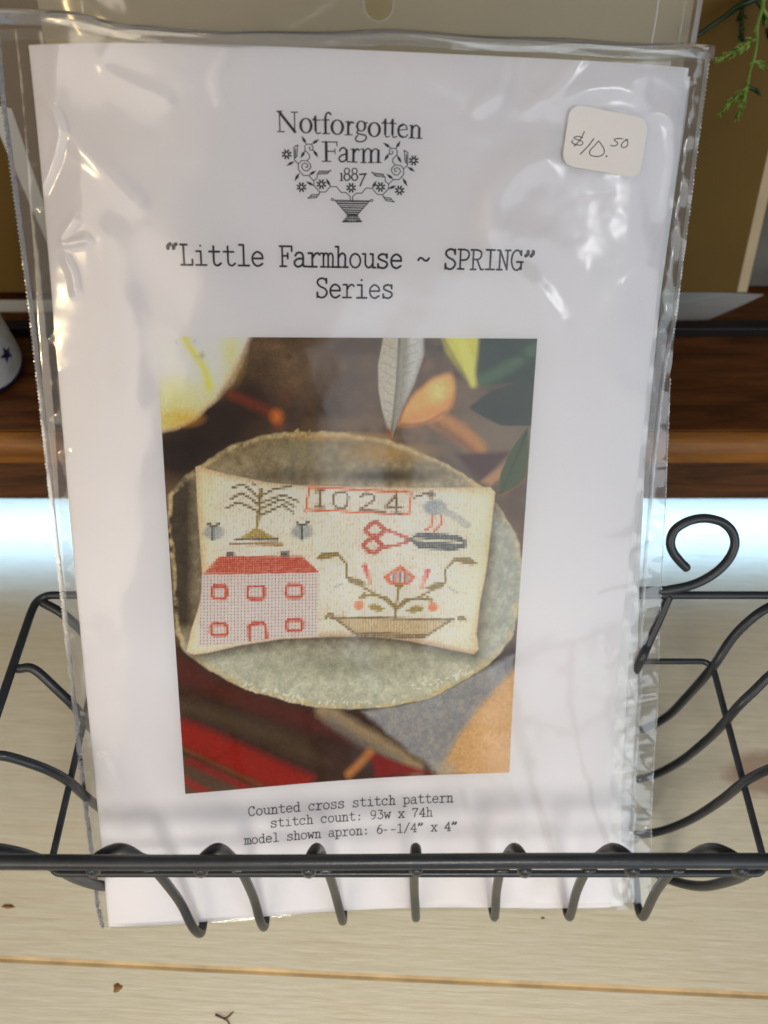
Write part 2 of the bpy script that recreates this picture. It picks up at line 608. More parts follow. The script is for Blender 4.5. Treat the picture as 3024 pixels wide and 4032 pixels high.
# curled white paper slip on the shelf
V, Fc = [], []
poly = [(60, 216.5, 0.4), (104, 216.5, 0.3), (113, 217.3, 0.2), (124, 223.4, 0.3), (134, 228.9, 0.9), (135.5, 229.8, 1.0), (121, 229.9, 1.6), (60, 229.9, 1.8)]
for (x, y, h) in poly:
    V.append((x * MM, y * MM, (76.8 + h) * MM))
for (x, y, h) in poly:
    V.append((x * MM, y * MM, (76.6 + h - 0.1) * MM))
nP = len(poly)
Fc = [tuple(range(nP)), tuple(reversed(range(nP, 2 * nP)))] + [(i + nP, (i + 1) % nP + nP, (i + 1) % nP, i) for i in range(nP)]
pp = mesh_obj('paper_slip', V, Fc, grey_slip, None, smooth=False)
tag(pp, 'curled white paper slip with pointed corner on the walnut shelf', 'paper')
# second grey-white strip of paper at the left, in front of the board
ps = box('paper_strip', -170, -95, 221.5, 227.5, 76.7, 77.2, white_card, None, bevel=0.1)
tag(ps, 'narrow flat strip of pale paper below the kraft board near the vase', 'paper')
# white card poking up behind the bag, leaning on the board
c24, s24 = math.cos(math.radians(24)), math.sin(math.radians(24))
V = []
for t in (0.9, 0.3):
    for (x, h) in [(-111.9, 0), (-110.2, 0), (-119, 60), (-126.8, 61.5)]:
        V.append((x * MM, (230.2 + h * s24 - t * c24) * MM, (76.75 + h * c24 + t * s24) * MM))
Fc = [(0, 1, 2, 3), (7, 6, 5, 4), (0, 4, 5, 1), (1, 5, 6, 2), (2, 6, 7, 3), (3, 7, 4, 0)]
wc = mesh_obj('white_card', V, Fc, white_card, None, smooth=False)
tag(wc, 'white card with slanted edge leaning on the kraft board', 'card')

V = []
for t in (2.4, 0.2):
    for (x, h) in [(-104, 0), (93, 0), (93, 130), (-104, 130)]:
        V.append((x * MM, (230.2 + h * s24 - t * c24) * MM, (76.75 + h * c24 + t * s24 * 0.2) * MM))
oc = mesh_obj('olive_card', V, Fc, olive_card, None, smooth=False)
tag(oc, 'pale olive card standing against the kraft board, seen through the bag header', 'card')

# ------------------------------------------------------------------ speckled vase with blue stars
vase = empty('ceramic_vase', (-0.1322, 0.191, 0.0767))
tag(vase, 'small speckled white ceramic vase with blue stars and blue foot', 'vase')
VP = [(0, 0.0), (11.2, 0.0), (13.1, 1.0), (13.8, 3.2), (13.9, 7), (13.4, 16), (12.6, 26), (11.2, 34), (9.0, 41), (6.6, 47), (5.0, 52), (4.6, 58), (5.4, 62), (4.6, 62.3), (3.9, 58), (3.9, 40), (0, 39)]
VPs = [VP[0]] + [tuple(p) for p in catmull(VP[1:14], 4)] + VP[14:]
SEG = 40
V, Fc, idx = [], [], []
for i, (r, z) in enumerate(VPs):
    for k in range(SEG):
        a = 2 * math.pi * k / SEG
        wob = 0.35 * math.sin(3 * a) + 0.2 * math.sin(5 * a + 1)
        V.append(((r * math.cos(a)) * MM, (r * math.sin(a)) * MM, (z + (wob if 2.5 < z < 4 else 0)) * MM))
for i in range(len(VPs) - 1):
    for k in range(SEG):
        k2 = (k + 1) % SEG
        Fc.append((i * SEG + k, i * SEG + k2, (i + 1) * SEG + k2, (i + 1) * SEG + k))
        idx.append(1 if VPs[i][1] < 2.6 and VPs[i + 1][1] < 4.2 else 0)
mesh_obj('body', V, Fc, None, vase, mats=[ceramic, blue_glaze], mat_idx=idx)


def vase_r(z):
    for (r0, z0), (r1, z1) in zip(VPs[1:], VPs[2:]):
        if z0 <= z <= z1 and z1 > z0:
            return r0 + (r1 - r0) * (z - z0) / (z1 - z0)
    return 13.0


for (ang, zc, sz) in [(-47, 24.5, 3.3), (-14, 11.5, 3.0), (-20, 35, 2.8), (-95, 13, 3.2), (-90, 34, 3.0), (40, 22, 3.2), (-140, 24, 3.2), (95, 14, 3.1), (150, 30, 3.0)]:
    V = [None]
    for k in range(10):
        a = math.pi / 2 + k * math.pi / 5
        rr = sz if k % 2 == 0 else sz * 0.42
        V.append((rr * math.cos(a), rr * math.sin(a)))
    V[0] = (0, 0)
    W = []
    for (x, z) in V:
        R = vase_r(zc + z) + 0.12
        th = math.radians(ang) + x / R
        W.append((R * math.cos(th) * MM, R * math.sin(th) * MM, (zc + z) * MM))
    mesh_obj('star', W, [(0, k, k % 10 + 1) for k in range(1, 11)], blue_glaze, vase, smooth=False)

# ------------------------------------------------------------------ fern sprays hanging in at the top right
fern = empty('fern_spray', (0.205, 0.30, 0.0767))
tag(fern, 'green artificial fern spray arching over the kraft board', 'plant')
FO = np.array([205, 300, 76.7])


def fern_tube(name, pts, r, mat, parent):
    return tube(name, [np.array(p) - FO for p in pts], r * 1.3, mat, parent, n=5, seg=7, taper=lambda t: 1.0 - 0.55 * t)


fern_tube('stem', [(205, 300, 76.7), (203, 297, 120), (185, 285, 160), (150, 268, 172), (110, 260.8, 161), (99.9, 256, 157.5), (92.5, 252, 154.5)], 1.15, stem_mat, fern)
sprays = [
    ([(105.8, 258.7, 159.4), (104.0, 252.3, 158.6), (104.2, 249.1, 156.2), (104.0, 245.9, 153.9)], 0.55, leaf_dark, 2.1, 10),
    ([(150, 268, 172), (122, 258, 170), (109.9, 253.7, 164.5), (108.4, 250.8, 162.4), (106.8, 246.5, 159.3), (106.8, 243.7, 157.2), (106.1, 239.6, 154.3), (104.7, 235.9, 151.5), (104.1, 232.5, 149.1)], 0.62, leaf_mat, 1.3, 12),
    ([(106.8, 243.7, 157.2), (102.9, 240.4, 157.3), (100.6, 239.0, 156.3), (97.4, 237.7, 155.3), (94.2, 236.4, 154.4)], 0.45, leaf_mat, 2.0, 14),
    ([(104.1, 232.5, 149.1), (101.1, 230.3, 147.5), (98.3, 227.9, 145.7), (96.2, 226.0, 144.4)], 0.42, leaf_mat, 1.8, 12),
    ([(104.1, 232.5, 149.1), (102.9, 229.4, 146.8), (102.0, 227.1, 145.2), (101.1, 225.1, 143.7)], 0.42, leaf_mat, 1.7, 11),
    ([(104.1, 232.5, 149.1), (106.1, 231.8, 148.6), (107.6, 230.7, 147.8)], 0.42, leaf_dark, 1.2, 7),
    ([(105.9, 238.5, 153.4), (108.2, 237.5, 152.8), (111.5, 236.0, 151.6)], 0.42, leaf_mat, 1.6, 8),
    ([(108.4, 250.8, 162.4), (112, 247, 158.5), (113, 243, 155)], 0.45, leaf_mat, 2.0, 12),
    ([(110, 260.8, 161), (106, 263.5, 164), (100, 265, 165.5)], 0.5, leaf_dark, 2.2, 12),
    ([(110, 260.8, 161), (113, 256, 157), (114, 252, 154)], 0.5, leaf_dark, 2.0, 10),
    ([(118, 257, 168), (114, 250, 163), (113, 245, 160), (111.5, 241, 158)], 0.5, leaf_mat, 2.0, 14),
    ([(122, 258, 170), (117, 248, 158), (116, 242, 153), (114, 237, 149)], 0.5, leaf_mat, 2.0, 14),
    ([(110, 260.8, 161), (104, 262, 165), (97, 262, 167)], 0.5, leaf_mat, 2.0, 12),
]
for (pts, r, lm, ll, nl) in sprays:
    sp = fern_tube('frond', pts, r, stem_mat if lm is leaf_dark else leaf_mat, fern)
    cp = [np.array(p) for p in catmull(pts, 10)]
    V, Fc = [], []
    for k in range(nl * 4):
        t = 0.12 + 0.88 * (k // 4 + 0.6 * random.random()) / nl
        i = min(int(t * (len(cp) - 1)), len(cp) - 2)
        base = Vector(cp[i] - FO)
        d = Vector(cp[i + 1] - cp[i]).normalized()
        side = Vector((random.uniform(-1, 1), random.uniform(-1, 1), random.uniform(-0.8, 0.8)))
        side = (side - d * side.dot(d)).normalized()
        l = 1.55 * ll * random.uniform(0.6, 1.15) * (1.0 - 0.35 * t)
        dirv = (d * 0.95 + side * 0.62).normalized()
        wv = dirv.cross(Vector((random.uniform(-1, 1), random.uniform(-1, 1), random.uniform(-1, 1)))).normalized() * (0.15 * l + 0.16)
        up = dirv.cross(wv).normalized() * 0.14
        b = len(V)
        for q in (base, base + dirv * l * 0.45 + wv, base + dirv * l, base + dirv * l * 0.45 - wv, base + dirv * l * 0.45 + up):
            V.append(tuple(q * MM))
        Fc += [(b, b + 1, b + 4), (b + 1, b + 2, b + 4), (b + 2, b + 3, b + 4), (b + 3, b, b + 4)]
    lo = mesh_obj('leaflets', V, Fc, lm, sp, smooth=False)
    lo['kind'] = 'stuff'

# ------------------------------------------------------------------ wire basket
X0 = 7.1
AH, AY0, AY1, AZ = 85.1, 41.6, 96.3, 59.0
XA = 5.7
RH, RY0, RY1, RZ = 101.5, 40.0, 109.0, 78.5
RZB = 73.5   # the rear rail sits a little lower than the front bar
FZ = 11.5
basket = empty('wire_basket', (X0 * MM, 0.07, 0))
tag(basket, 'black wire basket with flared ribs and scrolls holding the bagged booklet', 'basket')
BO = np.array([X0, 70.0, 0.0])


def wire(name, pts, r, n=6, closed=False, smooth_path=True, seg=12, parent=None):
    return tube(name, [np.array(p, float) - BO for p in pts], r, wire_mat, parent or basket, n=n, closed=closed, smooth_path=smooth_path, seg=seg)


def rounded_loop(h, y0, y1, z, rad, k=5, x=X0):
    pts = []
    for (cx_, cy_, a0) in [(x + h - rad, y1 - rad, 0), (x - h + rad, y1 - rad, 90), (x - h + rad, y0 + rad, 180), (x + h - rad, y0 + rad, 270)]:
        for i in range(k + 1):
            a = math.radians(a0 + 90 * i / k)
            pts.append((cx_ + rad * math.cos(a), cy_ + rad * math.sin(a), z))
    return pts


# front bar, thicker than the rest of the rim; the other three sides are one bent wire
wire('front_bar', [(X0 - RH - 1.0, RY0, RZ), (X0 - 40, RY0 - 0.2, RZ), (X0 + 30, RY0 + 0.1, RZ + 0.3), (X0 + RH + 1.0, RY0, RZ + 0.5)], 1.68, n=10)
rp = [(X0 - RH, RY0 + 0.3, RZ)]
rl = [p for p in rounded_loop(RH, RY0 - 10, RY1, RZB, 4.0)[:12]]
rim_z = lambda y: RZ + (RZB - RZ) * (y - RY0) / (RY1 - RY0)
back = [(X0 - RH, RY0 + 0.3, RZ)] + [(X0 - RH, y, rim_z(y)) for y in np.linspace(RY0 + 8, RY1 - 6, 5)] + list(reversed(rl)) + [(X0 + RH, y, rim_z(y)) for y in np.linspace(RY1 - 6, RY0 + 8, 5)] + [(X0 + RH, RY0 + 0.3, RZ)]
wire('rim', back, 1.1, smooth_path=False)
wire('waist_frame', rounded_loop(AH, AY0, AY1, AZ, 3.0, x=XA), 0.85, closed=True, smooth_path=False)

RR = 1.2
for i in range(1, 8):
    k = i - 4
    xb = X0 + k * 20.9
    xm = X0 + k * 21.9
    xf = xb + (5.6, 1.6, 2.2, 2.0, 2.8, 3.2, 3.2)[i - 1]   # the hooks lean a little to one side
    xr = X0 + k * 23.4
    jit = random.uniform(-0.5, 0.5)
    yb = float(np.interp((xb + 5) / 70.0, [-1, -0.75, -0.5, -0.25, 0, 0.25, 0.5, 1], [36.3, 37.0, 38.5, 40.1, 41.3, 41.9, 42.0, 42.2])) - 2.6
    zb = float(np.interp((xb + 5) / 70.0, [-1, -0.75, -0.5, -0.25, 0, 0.25, 0.5, 1], [19.5, 18.7, 17.2, 15.7, 14.4, 13.7, 13.3, 12.4])) - 1.2
    pts = [(xr, RY0 - 1.2, RZ - 2.2), (xr - 0.02 * k, RY0 + 1.0, RZ - 2.6 + 0.6), (xm + k * 0.5, 43.4, 74.8), (xm, 44.3, 70.6), (xb + 0.4 * k, 43.9, 65.0), (xb, AY0 + 1.95, AZ),
           (xb + (xf - xb) * 0.45 + jit * 0.3, (43.6 + yb) / 2 + 0.8, 36), (xb + (xf - xb) * 0.85 + jit * 0.5, yb + 0.7, zb + 9), (xf + jit * 0.5, yb, zb + 2.6), (xf + jit * 0.5, yb + 1.4, zb), (xf, yb + 5.0, zb - 1.0), (xf, 52, FZ), (xb, 70, FZ), (xb, 82, FZ), (xb, 89.5, FZ + 2), (xb, 92.6, 22),
           (xb, AY1 - 2.0, AZ), (xb + k * 0.85, 99.0, 63.9), (xb + k * 1.7, 103.7, 68.7), (xr, RY1 - 0.6, RZB - 0.3)]
    wire('rib', pts, RR, n=6)
    # weld beads on the front bar
    b = random.uniform(0.9, 1.15)
    wire('weld_bead', [(xr, RY0 - 1.3, RZ - 1.2), (xr, RY0 - 1.2, RZ - 3.0), (xr + 0.2, RY0 + 0.5, RZ - 3.3)], 1.4 * b, n=3, seg=9)
    wire('weld_bead', [(xb - 0.9, AY0 + 0.6, AZ + 0.1), (xb + 0.9, AY0 + 0.7, AZ)], 1.0 * b, n=3, seg=8)

FZ2 = FZ - 2.3
for k in (1, 2):
    y = AY0 + (AY1 - AY0) * k / 3 + (2.5 if k == 1 else 0.5)
    yr = RY0 + (RY1 - RY0) * k / 3 + 1.0
    rz = rim_z(yr)
    side = [(RH - 1.2, yr, rz - 0.8), (RH - 6.5, yr, rz - 1.2), (RH - 12.5, (y + yr) / 2, rz - 5.5), (AH + 0.6, 0.8 * y + 0.2 * yr, 66), (AH - 1.0, y, AZ), (AH - 1.4, y, 46), (AH - 3.6, y, 28), (AH - 9, y, 14.5), (AH - 19, y, FZ2 + 0.5), (AH - 34, y, FZ2)]
    pts = [(XA + x, yy, z) for x, yy, z in side] + [(XA, y, FZ2)] + [(XA - x, yy, z) for x, yy, z in reversed(side)]
    pts[0] = (X0 + RH - 1.2, yr, rz - 0.8)
    pts[-1] = (X0 - RH + 1.2, yr, rz - 0.8)
    wire('rib', pts, RR, n=6)
# corner ribs
for sx in (-1, 1):
    pts = [(X0 + sx * (RH - 1.0), RY0 + 2.0, RZ - 0.6), (X0 + sx * (RH - 6), RY0 + 3.0, RZ - 1.0), (X0 + sx * (RH - 11.5), RY0 + 3.5, RZ - 7.5), (XA + sx * (AH - 0.9), AY0 + 1.6, AZ), (XA + sx * (AH - 1.2), AY0 + 2.2, 42),
           (XA + sx * (AH - 3.4), AY0 + 3.8, 25), (XA + sx * (AH - 8), AY0 + 7.5, 14.0), (XA + sx * (AH - 15), AY0 + 13, FZ2 + 0.8), (XA + sx * (AH - 24), AY0 + 20.5, FZ2 + 0.4)]
    wire('corner_rib', pts, RR * 1.12, n=8)
side = [(RH - 2.0, RY1 - 2.0, RZB - 0.6), (RH - 8, RY1 - 5.0, RZB - 2.0), (RH - 13.5, RY1 - 9, RZB - 7), (AH - 1.7, AY1 - 1.9, AZ), (AH - 3.0, AY1 - 2.4, 40), (AH - 5, AY1 - 2.8, 25), (AH - 11, AY1 - 3, 14.0), (AH - 22, AY1 - 3, FZ2 + 0.3), (AH - 40, AY1 - 3, FZ2)]
wire('corner_rib', [(X0 + x, y, z) for x, y, z in side] + [(X0, AY1 - 3, FZ2)] + [(X0 - x, y, z) for x, y, z in reversed(side)], RR * 1.05, n=6)

# scrolls leaning back from the rear rim
SC = [(40, 109.2, 74.60000000000001), (72.2, 109.5, 74.9), (77.9, 109.8, 75.2), (83.8, 110.8, 76.2), (88.8, 112.7, 78.2), (92.5, 115.4, 81.0), (94.0, 118.3, 84.1), (93.1, 120.8, 86.6), (90.5, 122.5, 88.4), (87.0, 123.3, 89.2), (83.5, 123.3, 89.2), (80.2, 122.5, 88.4), (77.6, 121.1, 86.9), (76.7, 119.0, 84.8), (77.5, 117.1, 82.8), (79.4, 115.4, 81.0), (81.4, 114.0, 79.6)]
wire('scroll', SC, 1.25, n=6)
wire('scroll', [(2 * X0 - x, y, z) for x, y, z in SC], 1.25, n=6)
# two bent feet under the floor wires
for xf in (-34, 34):
    pts = [(X0 + xf - 7, 84, FZ2 - 0.6), (X0 + xf - 7, 84, 5), (X0 + xf - 5.5, 84, 1.8), (X0 + xf, 84, 1.15), (X0 + xf + 5.5, 84, 1.8), (X0 + xf + 7, 84, 5), (X0 + xf + 7, 84, FZ2 - 0.6)]
    wire('foot', [(x, 62 + (y - 84), z) for x, y, z in pts], 1.15, n=5)
    wire('foot', [(x, y + 5, z) for x, y, z in pts], 1.15, n=5)

# ------------------------------------------------------------------ booklet surface: a gently bowed leaning sheet
BK = [-4.967063, 110.399033, 85.608413 + 12.0, 0.92654387, 0.14613684, -0.01493062]
BEND = {(2, 0): 3.115, (1, 1): 1.8211, (0, 2): -0.9356, (3, 0): 1.6913, (2, 1): -3.9259, (1, 2): 3.9218, (0, 3): -1.6402, (2, 2): -0.6193, (1, 3): -2.8067, (3, 1): 0.8676, (0, 4): 4.3751, (4, 0): -3.7904}
ROT = np.array((Matrix.Rotation(BK[3], 3, 'X') @ Matrix.Rotation(BK[4], 3, 'Y') @ Matrix.Rotation(BK[5], 3, 'Z')))
T0 = np.array(BK[:3])


def bend(u, v):
    return sum(c * u ** i * v ** j for (i, j), c in BEND.items())


def sheet(x, y, off=0.0):
    """page coordinates in mm (x right, y up, from the page centre) -> world mm"""
    x = np.asarray(x, float)
    y = np.asarray(y, float)
    u, v = x / 70.0, y / 108.0
    vc = np.minimum(v, 1.0)
    h = bend(u, vc)
    e = 1e-3
    hv = (bend(u, vc) - bend(u, vc - e)) / e
    h = h + (v - vc) * hv
    hu = (bend(u + e, vc) - bend(u - e, vc)) / (2 * e) / 70.0
    hvv = (bend(u, vc + e) - bend(u, vc - e)) / (2 * e) / 108.0
    nl = np.sqrt(1 + hu ** 2 + hvv ** 2)
    L = np.stack([x - off * hu / nl, y - off * hvv / nl, h + off / nl], -1)
    return L @ ROT.T + T0


booklet = empty('pattern_booklet', (-0.005, 0.040, 0.014))
tag(booklet, 'white folded cross stitch pattern booklet inside the clear bag', 'booklet')
KO = np.array([-5.0, 40.0, 14.0])


def grid_faces(nu, nv):
    i = np.arange(nu * nv).reshape(nv, nu)
    return np.stack([i[:-1, :-1], i[:-1, 1:], i[1:, 1:], i[1:, :-1]], -1).reshape(-1, 4)


def np_mesh(name, V, Fq, mat, parent, smooth=True):
    me = bpy.data.meshes.new(name)
    V = np.asarray(V, np.float32)
    Fq = np.asarray(Fq, np.int32)
    me.vertices.add(len(V))
    me.vertices.foreach_set('co', V.ravel())
    me.loops.add(Fq.size)
    me.loops.foreach_set('vertex_index', Fq.ravel())
    me.polygons.add(len(Fq))
    me.polygons.foreach_set('loop_start', np.arange(0, Fq.size, 4, dtype=np.int32))
    me.polygons.foreach_set('loop_total', np.full(len(Fq), 4, dtype=np.int32))
    me.update(calc_edges=True)
    me.validate()
    if smooth:
        me.polygons.foreach_set('use_smooth', np.ones(len(me.polygons), dtype=bool))
    me.materials.append(mat)
    o = bpy.data.objects.new(name, me)
    COL.objects.link(o)
    o.parent = parent
    return o


# cover: front sheet, rounded spine at the left, back sheet
nu, nv = 90, 120
ys = np.linspace(-108, 108, nv)
cols = []
for x in np.linspace(70, -69.2, nu):
    cols.append((x, 0.0))
for a in np.linspace(0, math.pi, 9)[1:-1]:
    cols.append((-69.2 - 0.8 * math.sin(a), -0.8 + 0.8 * math.cos(a)))
for x in np.linspace(-69.2, 70, nu // 2):
    cols.append((x, -1.6))
V = []
for y in ys:
    X = np.array([c[0] for c in cols])
    O = np.array([c[1] for c in cols])
    V.append((sheet(X, np.full(len(cols), y), O) - KO) * MM)
V = np.concatenate(V)
np_mesh('cover', V, grid_faces(len(cols), nv), paper, booklet)
# inner pages, peeping out at the right
for (off, tops) in [(-0.45, [(-108, 3.6), (-48, 3.4), (0, 1.8), (50, 0.7), (108, 1.0)]), (-0.9, [(-107.5, 7.4), (-80, 7.6), (-48, 7.2), (-20, 4.6), (20, 2.0), (60, 1.3), (100, 2.3), (106.5, 2.0)])]:
    yy = np.linspace(tops[0][0], tops[-1][0], nv)
    xr = 70 + np.interp(yy, [t[0] for t in tops], [t[1] for t in tops])
    V = []
    for y, x1 in zip(yy, xr):
        X = np.linspace(-68, x1, 50)
        V.append((sheet(X, np.full(50, y), np.full(50, off)) - KO) * MM)
    np_mesh('inner_page', np.concatenate(V), grid_faces(50, nv), page_paper, booklet)

# ------------------------------------------------------------------ ribbons of ink


class Ink:
    def __init__(self):
        self.V = []
        self.F = []

    def quad_strip(self, A, B):
        b = len(self.V)
        for p, q in zip(A, B):
            self.V.append(tuple(p))
            self.V.append(tuple(q))
        for i in range(len(A) - 1):
            self.F.append((b + 2 * i, b + 2 * i + 1, b + 2 * i + 3, b + 2 * i + 2))

    def stroke(self, pts, w, smooth=False, closed=False, n=6, caps=True, wfun=None):
        P = catmull(pts, n, closed) if smooth else [np.array(p, float) for p in pts]
        if closed:
            P = P + [P[0]]
        if not smooth and len(P) > 2:
            for i in range(len(P) - 1):
                self.stroke([P[i], P[i + 1]], w)
            return
        P = np.array(P)
        T = np.gradient(P, axis=0)
        if closed:
            T[0] = T[-1] = P[1] - P[-2]
        T /= (np.linalg.norm(T, axis=1, keepdims=True) + 1e-9)
        Nn = np.stack([-T[:, 1], T[:, 0]], -1)
        s = np.linspace(0, 1, len(P))
        W = np.array([wfun(t) for t in s]) * w if wfun else np.full(len(P), w)
        if caps and not closed and not wfun:
            P = np.concatenate([[P[0] - T[0] * w * 0.42], [P[0] - T[0] * w * 0.2], P, [P[-1] + T[-1] * w * 0.2], [P[-1] + T[-1] * w * 0.42]])
            Nn = np.concatenate([[Nn[0]], [Nn[0]], Nn, [Nn[-1]], [Nn[-1]]])
            W = np.concatenate([[w * 0.5, w * 0.88], W, [w * 0.88, w * 0.5]])
        self.quad_strip(P + Nn * W[:, None] / 2, P - Nn * W[:, None] / 2)

    def ring(self, cx, cy, ro, ri, n=28):
        a = np.linspace(0, 2 * np.pi, n + 1)
        self.quad_strip(np.stack([cx + ro[0] * np.cos(a), cy + ro[1] * np.sin(a)], -1), np.stack([cx + ri[0] * np.cos(a), cy + ri[1] * np.sin(a)], -1))

    def disc(self, cx, cy, r, n=12):
        self.ring(cx, cy, (r, r), (r * 0.02, r * 0.02), n)

    def build(self, name, xf, surf, mat, parent, origin):
        V = np.array(self.V)
        xy = xf(V)
        W = (surf(xy[:, 0], xy[:, 1]) - origin) * MM
        return np_mesh(name, W, np.array(self.F), mat, parent, smooth=False)


def affine(M):
    M = np.array(M)
    return lambda V: V @ M[:2] + M[2]


